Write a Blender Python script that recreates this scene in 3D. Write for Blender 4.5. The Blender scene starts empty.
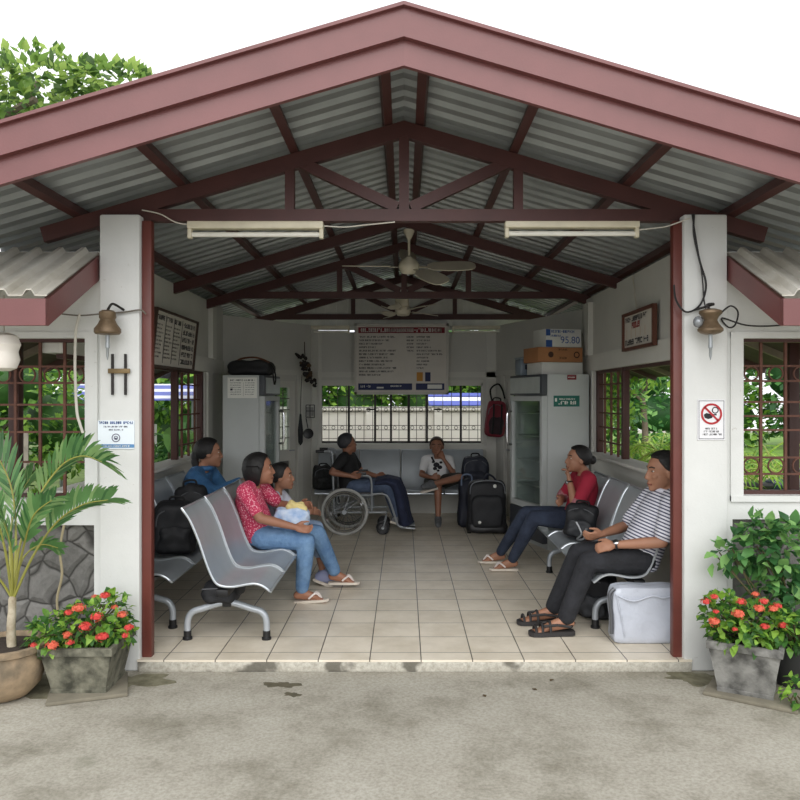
import math
SKY = 1.0; EXPOSURE = .66
SUNS = [('soft_daylight', (0, -20, 12), (math.radians(90-36), 0, 0), 1.25, math.radians(65), (1, .985, .96))]
import bpy, bmesh, math, random
from mathutils import Vector, Matrix, Euler
R = random.Random(7)
K = 1.1                      # working unit -> metres (a floor tile is 0.30 units = 0.33 m)
F = 762.0                    # focal length in pixels of the 800 px frame
EYE = 1.526
C = bpy.context.scene.collection
V = Vector
PI = math.pi

def px(x, y, d):
    """photo pixel at depth d -> world"""
    return V(((x-404)/F*d, d, EYE-(y-398)/F*d))

# ------------------------------------------------------------------ materials
def lin(c):
    return tuple(((v/255)/12.92 if v/255 <= .04045 else ((v/255+.055)/1.055)**2.4) for v in c)

def newmat(name):
    m = bpy.data.materials.new(name); m.use_nodes = True
    nt = m.node_tree; nt.nodes.clear()
    out = nt.nodes.new('ShaderNodeOutputMaterial')
    b = nt.nodes.new('ShaderNodeBsdfPrincipled')
    nt.links.new(b.outputs[0], out.inputs[0])
    tc = nt.nodes.new('ShaderNodeTexCoord'); mp = nt.nodes.new('ShaderNodeMapping')
    mp.inputs['Scale'].default_value = (1/K,)*3
    nt.links.new(tc.outputs['Object'], mp.inputs[0])
    return m, nt, b, mp.outputs[0]

def ramp(nt, fac, stops):
    r = nt.nodes.new('ShaderNodeValToRGB')
    el = r.color_ramp.elements
    while len(el) < len(stops): el.new(.5)
    for e, (p, c) in zip(el, stops):
        e.position = p; e.color = (*c, 1) if len(c) == 3 else c
    nt.links.new(fac, r.inputs[0]); return r.outputs[0]

def noise(nt, co, scale, detail=4, rough=.55):
    n = nt.nodes.new('ShaderNodeTexNoise'); n.inputs['Scale'].default_value = scale
    n.inputs['Detail'].default_value = detail; n.inputs['Roughness'].default_value = rough
    nt.links.new(co, n.inputs['Vector']); return n.outputs['Fac']

def bump(nt, b, h, strength, dist=.01):
    n = nt.nodes.new('ShaderNodeBump'); n.inputs['Strength'].default_value = strength
    n.inputs['Distance'].default_value = dist
    nt.links.new(h, n.inputs['Height']); nt.links.new(n.outputs[0], b.inputs['Normal'])

def mixc(nt, fac, a, b, mode='MIX'):
    m = nt.nodes.new('ShaderNodeMix'); m.data_type = 'RGBA'; m.blend_type = mode
    for s, v in ((0, fac), (6, a), (7, b)):
        if isinstance(v, (int, float)): m.inputs[s].default_value = v
        elif isinstance(v, tuple): m.inputs[s].default_value = (*v, 1)
        else: nt.links.new(v, m.inputs[s])
    return m.outputs[2]

MATS = {}
def mat(name, col, rough=.6, metal=0., var=.12, scale=6., bmp=0., bscale=60., spec=.5, col2=None, trans=0., detail=4):
    if name in MATS: return MATS[name]
    m, nt, b, co = newmat(name)
    c = lin(col); c2 = lin(col2) if col2 else tuple(v*(1-var) for v in c)
    f = noise(nt, co, scale, detail)
    nt.links.new(ramp(nt, f, [(.35, c2), (.65, c)]), b.inputs['Base Color'])
    b.inputs['Roughness'].default_value = rough; b.inputs['Metallic'].default_value = metal
    b.inputs['Specular IOR Level'].default_value = spec
    if bmp: bump(nt, b, noise(nt, co, bscale, 3), bmp)
    if trans:
        t = nt.nodes.new('ShaderNodeBsdfTranslucent'); t.inputs[0].default_value = (*[min(1, v*1.5) for v in c], 1)
        mx = nt.nodes.new('ShaderNodeMixShader'); mx.inputs[0].default_value = trans
        out = [n for n in nt.nodes if n.type == 'OUTPUT_MATERIAL'][0]
        nt.links.new(b.outputs[0], mx.inputs[1]); nt.links.new(t.outputs[0], mx.inputs[2]); nt.links.new(mx.outputs[0], out.inputs[0])
    MATS[name] = m; return m

def m_wall(name, col, dirt=(120, 112, 96), amt=.35, scale=3.):
    if name in MATS: return MATS[name]
    m, nt, b, co = newmat(name)
    c = lin(col); d = lin(dirt)
    a = noise(nt, co, scale, 6, .65)
    base = ramp(nt, a, [(.3, tuple(v*.92 for v in c)), (.7, c)])
    sp = noise(nt, co, 22, 5, .7)
    f = ramp(nt, sp, [(.66, (0, 0, 0)), (.8, (amt,)*3)])
    nt.links.new(mixc(nt, f, base, d), b.inputs['Base Color'])
    b.inputs['Roughness'].default_value = .75
    bump(nt, b, noise(nt, co, 90, 4), .12)
    MATS[name] = m; return m

def m_floor():
    m, nt, b, co = newmat('beige_floor_tiles')
    mp = nt.nodes.new('ShaderNodeMapping'); mp.inputs['Location'].default_value = (-.10, -4.57, 0)
    nt.links.new(co, mp.inputs[0])
    br = nt.nodes.new('ShaderNodeTexBrick'); br.offset = 0; br.squash = 1
    for k, v in (('Scale', 1), ('Brick Width', .3), ('Row Height', .3), ('Mortar Size', .0035), ('Mortar Smooth', .2), ('Bias', 0)):
        br.inputs[k].default_value = v
    br.inputs['Color1'].default_value = (*lin((232, 222, 204)), 1); br.inputs['Color2'].default_value = (*lin((222, 212, 194)), 1)
    br.inputs['Mortar'].default_value = (*lin((98, 92, 84)), 1)
    nt.links.new(mp.outputs[0], br.inputs['Vector'])
    n = noise(nt, co, 3.5, 6, .65)
    c = mixc(nt, 1., br.outputs['Color'], ramp(nt, n, [(.3, (.80, .78, .74)), (.6, (1, 1, 1))]), 'MULTIPLY')
    nt.links.new(c, b.inputs['Base Color'])
    nt.links.new(ramp(nt, noise(nt, co, 9, 5), [(.3, (.28,)*3), (.75, (.46,)*3)]), b.inputs['Roughness'])
    inv = nt.nodes.new('ShaderNodeMath'); inv.operation = 'SUBTRACT'; inv.inputs[0].default_value = 1
    nt.links.new(br.outputs['Fac'], inv.inputs[1]); bump(nt, b, inv.outputs[0], .4, .004)
    return m

def m_ground():
    m, nt, b, co = newmat('rough_concrete_apron')
    a = noise(nt, co, 2.2, 8, .7); g = noise(nt, co, 60, 4, .7)
    base = ramp(nt, a, [(.28, lin((128, 123, 108))), (.5, lin((168, 163, 150))), (.75, lin((184, 180, 168)))])
    base = mixc(nt, .6, base, ramp(nt, g, [(.35, (.55, .54, .5)), (.6, (1, 1, 1))]), 'MULTIPLY')
    moss = noise(nt, co, 1.1, 6, .6)
    base = mixc(nt, ramp(nt, moss, [(.62, (0, 0, 0)), (.72, (.7,)*3)]), base, lin((84, 84, 58)))
    nt.links.new(base, b.inputs['Base Color']); b.inputs['Roughness'].default_value = .9
    bump(nt, b, g, .5, .008)
    return m

def m_kerb():
    m, nt, b, co = newmat('stained_concrete_kerb')
    a = noise(nt, co, 5.5, 3, .5); g = noise(nt, co, 45, 5, .7)
    base = ramp(nt, g, [(.3, lin((150, 145, 132))), (.7, lin((196, 192, 180)))])
    base = mixc(nt, ramp(nt, a, [(.55, (0, 0, 0)), (.63, (.85,)*3)]), base, lin((84, 80, 70)))
    nt.links.new(base, b.inputs['Base Color']); b.inputs['Roughness'].default_value = .85
    bump(nt, b, g, .4, .006); return m

def m_stone():
    m, nt, b, co = newmat('grey_fieldstone')
    n2 = nt.nodes.new('ShaderNodeTexNoise'); n2.inputs['Scale'].default_value = 3
    nt.links.new(co, n2.inputs['Vector'])
    wob = mixc(nt, .12, co, n2.outputs['Color'])
    v = nt.nodes.new('ShaderNodeTexVoronoi'); v.feature = 'DISTANCE_TO_EDGE'; v.inputs['Scale'].default_value = 6.2
    v2 = nt.nodes.new('ShaderNodeTexVoronoi'); v2.inputs['Scale'].default_value = 6.2
    nt.links.new(wob, v.inputs['Vector']); nt.links.new(wob, v2.inputs['Vector'])
    g = noise(nt, co, 30, 6, .7)
    base = mixc(nt, .5, ramp(nt, g, [(.3, lin((84, 83, 80))), (.7, lin((130, 128, 124)))]), ramp(nt, v2.outputs['Color'], [(.2, lin((86, 85, 82))), (.8, lin((138, 136, 132)))]))
    base = mixc(nt, ramp(nt, v.outputs['Distance'], [(.0, (1, 1, 1)), (.045, (0, 0, 0))]), base, lin((52, 50, 47)))
    nt.links.new(base, b.inputs['Base Color']); b.inputs['Roughness'].default_value = .85
    h = mixc(nt, .25, ramp(nt, v.outputs['Distance'], [(0, (0, 0, 0)), (.14, (.8,)*3), (.4, (1, 1, 1))]), g)
    bump(nt, b, h, 1., .03); return m

def m_stripes(name, axis, period, c1, c2, duty=.5, phase=0., rough=.85):
    m, nt, b, co = newmat(name)
    d = nt.nodes.new('ShaderNodeVectorMath'); d.operation = 'DOT_PRODUCT'
    nt.links.new(co, d.inputs[0]); d.inputs[1].default_value = axis
    q = nt.nodes.new('ShaderNodeMath'); q.operation = 'MULTIPLY_ADD'; nt.links.new(d.outputs['Value'], q.inputs[0])
    q.inputs[1].default_value = 1/period; q.inputs[2].default_value = phase+100
    fr = nt.nodes.new('ShaderNodeMath'); fr.operation = 'FRACT'; nt.links.new(q.outputs[0], fr.inputs[0])
    gt = nt.nodes.new('ShaderNodeMath'); gt.operation = 'GREATER_THAN'; nt.links.new(fr.outputs[0], gt.inputs[0]); gt.inputs[1].default_value = duty
    nt.links.new(mixc(nt, gt.outputs[0], lin(c1), lin(c2)), b.inputs['Base Color'])
    b.inputs['Roughness'].default_value = rough
    bump(nt, b, noise(nt, co, 12, 3), .5, .02)
    return m

def m_floral():
    m, nt, b, co = newmat('pink_floral_cotton')
    v = nt.nodes.new('ShaderNodeTexVoronoi'); v.inputs['Scale'].default_value = 75
    nt.links.new(co, v.inputs['Vector'])
    n = noise(nt, co, 40, 4, .7)
    base = ramp(nt, v.outputs['Distance'], [(.2, lin((238, 196, 204))), (.38, lin((206, 72, 104))), (.7, lin((186, 48, 84)))])
    base = mixc(nt, ramp(nt, n, [(.5, (0, 0, 0)), (.62, (.6,)*3)]), base, lin((214, 88, 112)))
    nt.links.new(base, b.inputs['Base Color']); b.inputs['Roughness'].default_value = .9
    bump(nt, b, noise(nt, co, 12, 3), .5, .02); return m

def m_denim(name, c1, c2):
    m, nt, b, co = newmat(name)
    n = noise(nt, co, 9, 5, .6); g = noise(nt, co, 160, 3, .7)
    base = ramp(nt, n, [(.32, lin(c1)), (.68, lin(c2))])
    base = mixc(nt, .3, base, ramp(nt, g, [(.3, (.5,)*3), (.7, (1, 1, 1))]), 'MULTIPLY')
    nt.links.new(base, b.inputs['Base Color']); b.inputs['Roughness'].default_value = .9
    bump(nt, b, noise(nt, co, 15, 4), .8, .025); return m

def m_glass():
    m, nt, b, co = newmat('window_glass')
    out = [n for n in nt.nodes if n.type == 'OUTPUT_MATERIAL'][0]
    t = nt.nodes.new('ShaderNodeBsdfTransparent'); t.inputs[0].default_value = (.86, .9, .88, 1)
    g = nt.nodes.new('ShaderNodeBsdfGlossy'); g.inputs['Roughness'].default_value = .04
    mx = nt.nodes.new('ShaderNodeMixShader'); mx.inputs[0].default_value = .14
    nt.links.new(t.outputs[0], mx.inputs[1]); nt.links.new(g.outputs[0], mx.inputs[2]); nt.links.new(mx.outputs[0], out.inputs[0])
    return m

# ------------------------------------------------------------------ mesh builder
class MB:
    def __init__(s): s.v = []; s.f = []; s.mi = []; s.m = 0
    def add(s, vs, fs):
        o = len(s.v); s.v += [V(p) for p in vs]
        for f in fs: s.f.append(tuple(i+o for i in f)); s.mi.append(s.m)
        return s
    def bm(s, bm, M=None):
        bm.verts.index_update()
        s.add([(M @ v.co) if M else v.co.copy() for v in bm.verts], [tuple(x.index for x in f.verts) for f in bm.faces]); bm.free(); return s
    def box(s, c, size, rot=None, bevel=0., seg=2):
        M = Matrix.Translation(c) @ (rot.to_4x4() if rot else Matrix()) @ Matrix.Diagonal((*size, 1))
        if not bevel:
            vs = [M @ V((a, b, d)) for a in (-.5, .5) for b in (-.5, .5) for d in (-.5, .5)]
            return s.add(vs, [(0, 1, 3, 2), (4, 6, 7, 5), (0, 4, 5, 1), (2, 3, 7, 6), (0, 2, 6, 4), (1, 5, 7, 3)])
        b = bmesh.new(); bmesh.ops.create_cube(b, size=1)
        bmesh.ops.transform(b, matrix=Matrix.Diagonal((*size, 1)), verts=b.verts)
        bmesh.ops.bevel(b, geom=b.edges[:], offset=min(bevel, min(size)*.49), segments=seg, profile=.5, affect='EDGES')
        return s.bm(b, Matrix.Translation(c) @ (rot.to_4x4() if rot else Matrix()))
    def beam(s, p0, p1, w, h, up=(0, 0, 1), bevel=0.):
        p0 = V(p0); p1 = V(p1); d = p1-p0; L = d.length; d.normalize()
        side = d.cross(V(up)); side = side.normalized() if side.length > 1e-6 else V((1, 0, 0)); u = side.cross(d)
        rot = Matrix((side, d, u)).transposed()
        return s.box((p0+p1)/2, (w, L, h), rot, bevel)
    def tube(s, pts, r, n=8, closed=False):
        pts = [V(p) for p in pts]; N = len(pts)
        rs = r if isinstance(r, (list, tuple)) else [r]*N
        t0 = (pts[1]-pts[0]).normalized(); ref = V((0, 0, 1)) if abs(t0.z) < .9 else V((1, 0, 0))
        nrm = t0.cross(ref).normalized(); vs = []
        for i, p in enumerate(pts):
            if closed: t = pts[(i+1) % N]-pts[i-1]
            elif i == 0: t = pts[1]-p
            elif i == N-1: t = p-pts[-2]
            else: t = pts[i+1]-pts[i-1]
            t.normalize(); nrm = (nrm-t*nrm.dot(t)).normalized(); bn = t.cross(nrm)
            vs += [p+(nrm*math.cos(2*PI*k/n)+bn*math.sin(2*PI*k/n))*rs[i] for k in range(n)]
        fs = []
        for i in range(N if closed else N-1):
            a = i*n; b = ((i+1) % N)*n
            fs += [(a+k, a+(k+1) % n, b+(k+1) % n, b+k) for k in range(n)]
        if not closed: fs += [tuple(range(n-1, -1, -1)), tuple((N-1)*n+k for k in range(n))]
        return s.add(vs, fs)
    def lathe(s, prof, c=(0, 0, 0), n=24, rot=None):
        c = V(c); vs = []; fs = []
        for r, z in prof:
            for k in range(n):
                p = V((max(r, 1e-4)*math.cos(2*PI*k/n), max(r, 1e-4)*math.sin(2*PI*k/n), z))
                vs.append(c+((rot @ p) if rot else p))
        m = len(prof)
        for i in range(m-1): fs += [(i*n+k, i*n+(k+1) % n, (i+1)*n+(k+1) % n, (i+1)*n+k) for k in range(n)]
        fs += [tuple(range(n-1, -1, -1)), tuple((m-1)*n+k for k in range(n))]
        return s.add(vs, fs)
    def ell(s, c, r, rot=None, sub=3):
        b = bmesh.new(); bmesh.ops.create_icosphere(b, subdivisions=sub, radius=1)
        return s.bm(b, Matrix.Translation(V(c)) @ (rot.to_4x4() if rot else Matrix()) @ Matrix.Diagonal((*r, 1)))
    def prism(s, poly, o, ua, ub, un, depth):
        o = V(o); ua = V(ua); ub = V(ub); un = V(un); n = len(poly)
        a = [o+ua*p[0]+ub*p[1] for p in poly]; b = [p+un*depth for p in a]
        return s.add(a+b, [tuple(range(n)), tuple(range(2*n-1, n-1, -1))]+[(k, k+n, (k+1) % n+n, (k+1) % n) for k in range(n)])
    def loft(s, rings):
        n = len(rings[0]); vs = [p for r in rings for p in r]; fs = []
        for i in range(len(rings)-1): fs += [(i*n+k, i*n+(k+1) % n, (i+1)*n+(k+1) % n, (i+1)*n+k) for k in range(n)]
        fs += [tuple(range(n-1, -1, -1)), tuple((len(rings)-1)*n+k for k in range(n))]
        return s.add(vs, fs)
    def torus(s, c, Rr, r, axis='Y', n=28, m=8, rot=None):
        c = V(c); pts = []
        for k in range(n):
            a = 2*PI*k/n
            p = {'Y': V((math.cos(a), 0, math.sin(a))), 'Z': V((math.cos(a), math.sin(a), 0)), 'X': V((0, math.cos(a), math.sin(a)))}[axis]*Rr
            pts.append(c+((rot @ p) if rot else p))
        return s.tube(pts, r, m, closed=True)
    def build(s, name, mats, parent=None, local=False, angle=38, recalc=True):
        off = V((0, 0, 0)) if (local or parent is None) else ROOTLOC.get(parent.name, V((0, 0, 0)))
        me = bpy.data.meshes.new(name)
        me.from_pydata([tuple(p-off) for p in s.v], [], s.f)
        if recalc:
            b = bmesh.new(); b.from_mesh(me); bmesh.ops.recalc_face_normals(b, faces=b.faces[:]); b.to_mesh(me); b.free()
        for m in (mats if isinstance(mats, (list, tuple)) else [mats]): me.materials.append(m)
        me.polygons.foreach_set('material_index', s.mi)
        me.polygons.foreach_set('use_smooth', [True]*len(me.polygons)); me.set_sharp_from_angle(angle=math.radians(angle))
        o = bpy.data.objects.new(name, me); C.objects.link(o)
        if parent is not None: o.parent = parent; ROOTLOC[o.name] = off
        return o

ROOTLOC = {}
def tag(o, label, cat, group=None, kind=None):
    o['label'] = label; o['category'] = cat
    if group: o['group'] = group
    if kind: o['kind'] = kind
    return o
def thing(name, label, cat, loc=(0, 0, 0), rotz=0., group=None):
    o = bpy.data.objects.new(name, None); C.objects.link(o); o.empty_display_size = .1
    o.location = loc; o.rotation_euler = (0, 0, rotz); ROOTLOC[o.name] = V(loc)
    return tag(o, label, cat, group)
def single(mb, name, mats, label, cat, group=None, base=None, angle=38):
    """a thing that is one mesh, its origin moved to its base"""
    if base is None:
        xs = [p.x for p in mb.v]; ys = [p.y for p in mb.v]; zs = [p.z for p in mb.v]
        base = V(((min(xs)+max(xs))/2, (min(ys)+max(ys))/2, min(zs)))
    mb.v = [p-V(base) for p in mb.v]
    o = mb.build(name, mats, angle=angle); o.location = base
    return tag(o, label, cat, group)
def struct(mb, name, mats, label=None, cat=None, parent=None):
    o = mb.build(name, mats, parent)
    if parent is None:
        o['kind'] = 'structure'; o['label'] = label or name.replace('_', ' '); o['category'] = cat or 'structure'
    return o
def copy_tree(o, parent=None):
    c = o.copy(); C.objects.link(c)
    if parent is not None: c.parent = parent
    for ch in list(o.children): copy_tree(ch, c)
    return c
def rotz(a): return Matrix.Rotation(a, 3, 'Z')
def smooth_path(pts, n=6):
    pts = [V(p) for p in pts]; out = []
    for i in range(len(pts)-1):
        p0 = pts[max(i-1, 0)]; p1 = pts[i]; p2 = pts[i+1]; p3 = pts[min(i+2, len(pts)-1)]
        for k in range(n):
            t = k/n
            out.append(.5*((2*p1)+(p2-p0)*t+(2*p0-5*p1+4*p2-p3)*t*t+(3*p1-p0-3*p2+p3)*t**3))
    out.append(pts[-1]); return out
def glyphs(mb, o, ux, uz, x0, x1, z, h, rnd, word=True, asp=.62, fill=1.):
    """one row of illegible lettering as small strokes on a board; o is the board corner"""
    o = V(o); ux = V(ux); uz = V(uz); x = x0; w = h*asp; t = h*.24
    end = x0+(x1-x0)*fill; left = rnd.randint(3, 9)
    def q(a0, a1, b0, b1): mb.add([o+ux*a0+uz*b0, o+ux*a1+uz*b0, o+ux*a1+uz*b1, o+ux*a0+uz*b1], [(0, 1, 2, 3)])
    while x+w < end:
        if word and left == 0: x += w*.9; left = rnd.randint(3, 9); continue
        k = rnd.randint(1, 31)
        if k & 1 or k < 4: q(x, x+t, z, z+h)
        if k & 2: q(x+w-t*1.6, x+w-t*.6, z, z+h)
        if k & 4: q(x, x+w-t*.6, z+h-t, z+h)
        if k & 8: q(x, x+w-t*.6, z, z+t)
        if k & 16: q(x, x+w-t*.6, z+h*.42, z+h*.42+t)
        x += w*1.08; left -= 1
# ================================================================== materials used widely
W_OUT = m_wall('white_painted_plaster', (214, 215, 212), (128, 116, 96), .7, 4.)
W_IN = m_wall('interior_white_boarding', (198, 197, 190), (120, 112, 100), .2)
W_TRIM = m_wall('white_timber_trim', (208, 207, 199), (120, 112, 100), .15)
SILLC = m_wall('grey_sill_plaster', (176, 172, 160), (110, 104, 92), .25)
MAROON = mat('maroon_painted_steel', (104, 52, 44), .45, 0, .18, 5, .08, 70)
TRUSSM = mat('shaded_maroon_truss', (76, 42, 39), .5, 0, .18, 5, .08, 70)  # the posts' maroon again, colour darkened because the roof steel is less lit
MAROON_F = mat('sky_sheen_maroon_fascia', (116, 70, 69), .34, 0, .12, 4, .06, 90)  # same maroon, glancing sky sheen lightened into the colour
BROWN = mat('dark_brown_steel', (72, 40, 34), .5, 0, .2, 6, .08)
RUST = mat('rusty_brown_grille', (104, 66, 52), .7, .1, .35, 14, .2, 80)
GALV = mat('galvanised_roof_sheet', (158, 163, 164), .38, .35, .25, 2.5, .03, 40)
AWN = mat('weathered_pale_roof_sheet', (206, 203, 194), .5, .15, .22, 3, .05, 40, col2=(170, 164, 150))
BLACKP = mat('black_plastic', (26, 26, 28), .45, 0, .2)
CHROME = mat('chrome', (205, 206, 208), .18, 1., .05)
STEEL = mat('silver_painted_steel', (158, 163, 166), .38, .45, .1, 4)
SILVER = mat('pale_silver_tube', (176, 182, 188), .35, .3, .1, 5)
CREAM = mat('cream_enamel', (216, 208, 184), .4, 0, .12, 8)
WHITE = mat('white_enamel', (226, 227, 224), .35, 0, .06, 4)
INK = mat('dark_ink', (38, 40, 52), .8, 0, .2, 30)
GLASS = m_glass()

# ================================================================== ground, floor
g = MB(); g.box((0, 8, -.12), (60, 60, .1)); 
struct(g, 'ground', m_ground(), 'weathered grey concrete apron in front of the shed', 'ground')
fl = MB(); fl.box((.062, 4.62, -.006), (3.236, .36, .012)); fl.box((-.08, 7.45, -.006), (4.0, 5.30, .012))
struct(fl, 'floor', m_floor(), 'square beige floor tiles with dark joints', 'floor')
kb = MB(); kb.box((.062, 4.60, -.041), (3.23, .33, .058), bevel=.006)
kb.box((-.08, 7.42, -.041), (4.0, 5.3, .056))
struct(kb, 'trim_1', m_kerb(), 'stained concrete step edge under the tiles', 'kerb')

# ================================================================== walls
def wall(name, p0, p1, out, z0, z1, t, holes, m, label, parts=()):
    """boarded wall along p0-p1 (inner face), thickness outward; parts = raised (a0, a1, z0, z1, depth) battens"""
    p0 = V((*p0, 0)); p1 = V((*p1, 0)); L = (p1-p0).length; d = (p1-p0)/L; n = V((*out, 0)).normalized()
    rot = Matrix((d, n, V((0, 0, 1)))).transposed(); b = MB()
    def bx(a0, a1, c0, c1, off=0, th=t):
        if a1-a0 > 1e-4 and c1-c0 > 1e-4: b.box(p0+d*(a0+a1)/2+n*(off+th/2)+V((0, 0, (c0+c1)/2)), (a1-a0, th, c1-c0), rot)
    a = 0
    for h0, h1, c0, c1, *low in sorted(holes):
        bx(a, h0, z0, z1); bx(h0, h1, z0, c0); a = h1
        if low: bx(h0, h0+.9, c1, low[0]); bx(h0+.9, h1, c1, z1)
        else: bx(h0, h1, c1, z1)
    bx(a, L, z0, z1)
    b.m = 1
    for a0, a1, c0, c1, dep in parts: bx(a0, a1, c0, c1, -dep, dep)
    return struct(b, name, [m, W_TRIM], label, 'wall')

LX, RX, BY = -2.08, 1.92, 10.1
LA, LB = (-1.15, BY), (LX, 8.75)           # chamfered corners
RA, RB = (1.22, BY), (RX, 8.2)
# left side wall
ly = 4.6
wall('wall_left', (LX, ly), (LX, 8.75), (-1, 0), 0, 2.56, .12, [(0, 3.38, .93, 1.80, 2.38)], W_IN, 'white boarded left wall with a wide window opening',
     [(0, 4.15, 1.80, 1.95, .02), (3.42, 3.62, 0, 1.80, .02), (3.5, 3.66, 1.95, 2.5, .05), (.0, 4.15, .80, .93, .015)])
wall('wall_right', (RX, ly), (RX, 8.2), (1, 0), 0, 2.56, .12, [(0, 3.1, .96, 1.80, 2.38)], W_IN, 'white boarded right wall with a wide window opening',
     [(0, 3.6, 1.80, 1.96, .02), (3.12, 3.3, 0, 1.80, .02), (3.14, 3.3, 1.96, 2.5, .05), (0, 3.6, .78, .96, .015)])
wall('wall_back', (LA[0], BY), (RA[0], BY), (0, 1), 0, 2.40, .12, [(.03, 2.20, .90, 1.72)], W_IN, 'white boarded back wall with a long barred window',
     [(0, 2.37, 1.80, 1.87, .02), (.0, .06, 0, 2.4, .012), (2.24, 2.37, 0, 2.4, .02), (0, 2.37, .84, .90, .03), (.03, 2.2, 1.72, 1.76, .02), (0.62, .66, 1.87, 2.4, .012)])
def chn(A, B, s): 
    d = (V(B)-V(A)).normalized(); return (-d.y*s, d.x*s)
nL = chn(LA, LB, -1); nR = chn(RA, RB, 1)
lenL = (V(LA)-V(LB)).length; lenR = (V(RA)-V(RB)).length
wall('wall_back_left', LA, LB, nL, 0, 2.48, .12, [(.39, 1.19, 0, 1.74)], W_IN, 'white boarded angled wall behind the left cooler',
     [(0, lenL, 1.82, 1.88, .02), (.30, .39, 0, 1.82, .02), (1.19, 1.28, 0, 1.82, .02), (.0, .12, 0, 2.45, .02)])
wall('wall_back_right', RA, RB, nR, 0, 2.48, .12, [(.25, 1.1, 0, 1.74)], W_IN, 'white boarded angled wall behind the right cooler',
     [(0, lenR, 1.82, 1.88, .02), (.17, .25, 0, 1.82, .02), (1.1, 1.19, 0, 1.82, .02)])

# front walls either side of the opening (window above, stone panel below)
def front(name, s, xi, win_x, stone_x, zt, zs, zst, label):
    xo = s*3.25; b = MB(); y0, t = 4.5, .13; yc = y0+t/2
    def bx(x0, x1, z0, z1, y=yc, th=t):
        b.box(((x0+x1)/2, y, (z0+z1)/2), (abs(x1-x0), th, z1-z0))
    bx(xi, win_x, zst, 2.39); bx(win_x, xo, zt, 2.39); bx(win_x, xo, zst, zs); bx(xi, stone_x, -.07, zst)
    bx(s*3.1, xo, zs, zt)
    b.m = 1; tx = win_x-s*.075
    bx(tx, win_x, zs-.03, zt+.035, y0-.006, .014); bx(tx, xo, zt, zt+.035, y0-.005, .012); bx(tx, xo, zs-.035, zs, y0-.008, .02)
    b.m = 2; bx(stone_x, xo, -.07, zst, yc+.03, t-.02)
    struct(b, name, [W_OUT, W_OUT, m_st], label, 'wall')
m_st = m_stone()
front('wall_front_left', -1, -1.74, -1.88, -1.83, 1.88, .93, .775, 'white front wall left of the entrance with a stone panel')
front('wall_front_right', 1, 1.84, 2.0, 1.94, 1.88, .95, .81, 'white front wall right of the entrance with a stone panel')
for nm, x0, x1, lb in (('pillar_left', -1.78, -1.545, 'white plastered square pillar left of the entrance'), ('pillar_right', 1.635, 1.89, 'white plastered square pillar right of the entrance')):
    b = MB(); b.box(((x0+x1)/2, 4.565, 1.265), (x1-x0, .23, 2.67), bevel=.012)
    struct(b, nm, W_OUT, lb, 'pillar')
# corrugated back gable
b = MB(); x = -2.2
while x < 2.2:
    top = 3.2-.295*abs(x+.06); b.box((x+.045, 10.27, (2.44+top)/2), (.09, .012, top-2.44)); b.box((x+.12, 10.285, (2.44+top)/2), (.062, .012, top-2.44)); x += .15
struct(b, 'wall_gable', mat('daylit_gable_sheet', (222, 222, 214), .5, .1, .15), 'vertical ribbed metal sheet closing the back gable', 'wall')  # pale colour stands in for outdoor light on and through the sheet

# red steel posts
for x0, lb in ((-1.514, 'left maroon steel post against the white pillar beside the entrance'), (1.612, 'right maroon steel post in front of the man in stripes')):
    b = MB(); b.box((x0, 4.51, 1.285), (.058, .058, 2.57), bevel=.006)
    single(b, 'entrance_post', MAROON, lb, 'post', 'entrance posts')

# ================================================================== roof
SL = .295
def zc(x): return 3.13-SL*abs(x)
def roof_sheet(b, s, y0, y1, x1, zf, pitch=.155, h=.045):
    ys = []; y = y0
    while y < y1:
        ys += [(y, 0), (y+pitch*.45, 0), (y+pitch*.58, h), (y+pitch*.85, h)]; y += pitch
    n = len(ys); vs = []
    for k in range(5):
        x = s*x1*k/4
        vs += [(x, yy, zf(x)+dz) for yy, dz in ys]
    b.add(vs, [(k*n+i, k*n+i+1, (k+1)*n+i+1, (k+1)*n+i) for k in range(4) for i in range(n-1)])
b = MB()
for s in (-1, 1): roof_sheet(b, s, 3.56, 10.7, 2.62, lambda x: 3.247-SL*abs(x))
b.m = 1; b.prism([(-.22, 3.29-SL*.22), (0, 3.3), (.22, 3.29-SL*.22), (.22, 3.275-SL*.22), (0, 3.285), (-.22, 3.275-SL*.22)], (0, 3.54, 0), (1, 0, 0), (0, 0, 1), (0, 1, 0), 7.2)
struct(b, 'ceiling', [GALV, MAROON_F], 'ribbed galvanised gable roof seen from below', 'roof')

pos = {-1.95: 'lowest roof purlin of the left slope by the eave', -1.33: 'second roof purlin up from the left eave', -.66: 'third roof purlin up from the left eave', -.1: 'roof purlin along the ridge on its left side',
       .1: 'roof purlin along the ridge on its right side', .66: 'third roof purlin up from the right eave', 1.33: 'second roof purlin up from the right eave', 1.95: 'lowest roof purlin of the right slope by the eave'}
for x, lb in pos.items():
    b = MB(); a = math.atan(SL)*(-1 if x > 0 else 1); rot = Matrix.Rotation(-a, 3, 'Y')
    b.box((x, 7.1, 3.21-SL*abs(x)), (.05, 6.9, .058), rot)
    single(b, 'roof_purlin', TRUSSM, 'maroon steel '+lb, 'purlin', 'roof purlins')

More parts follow.
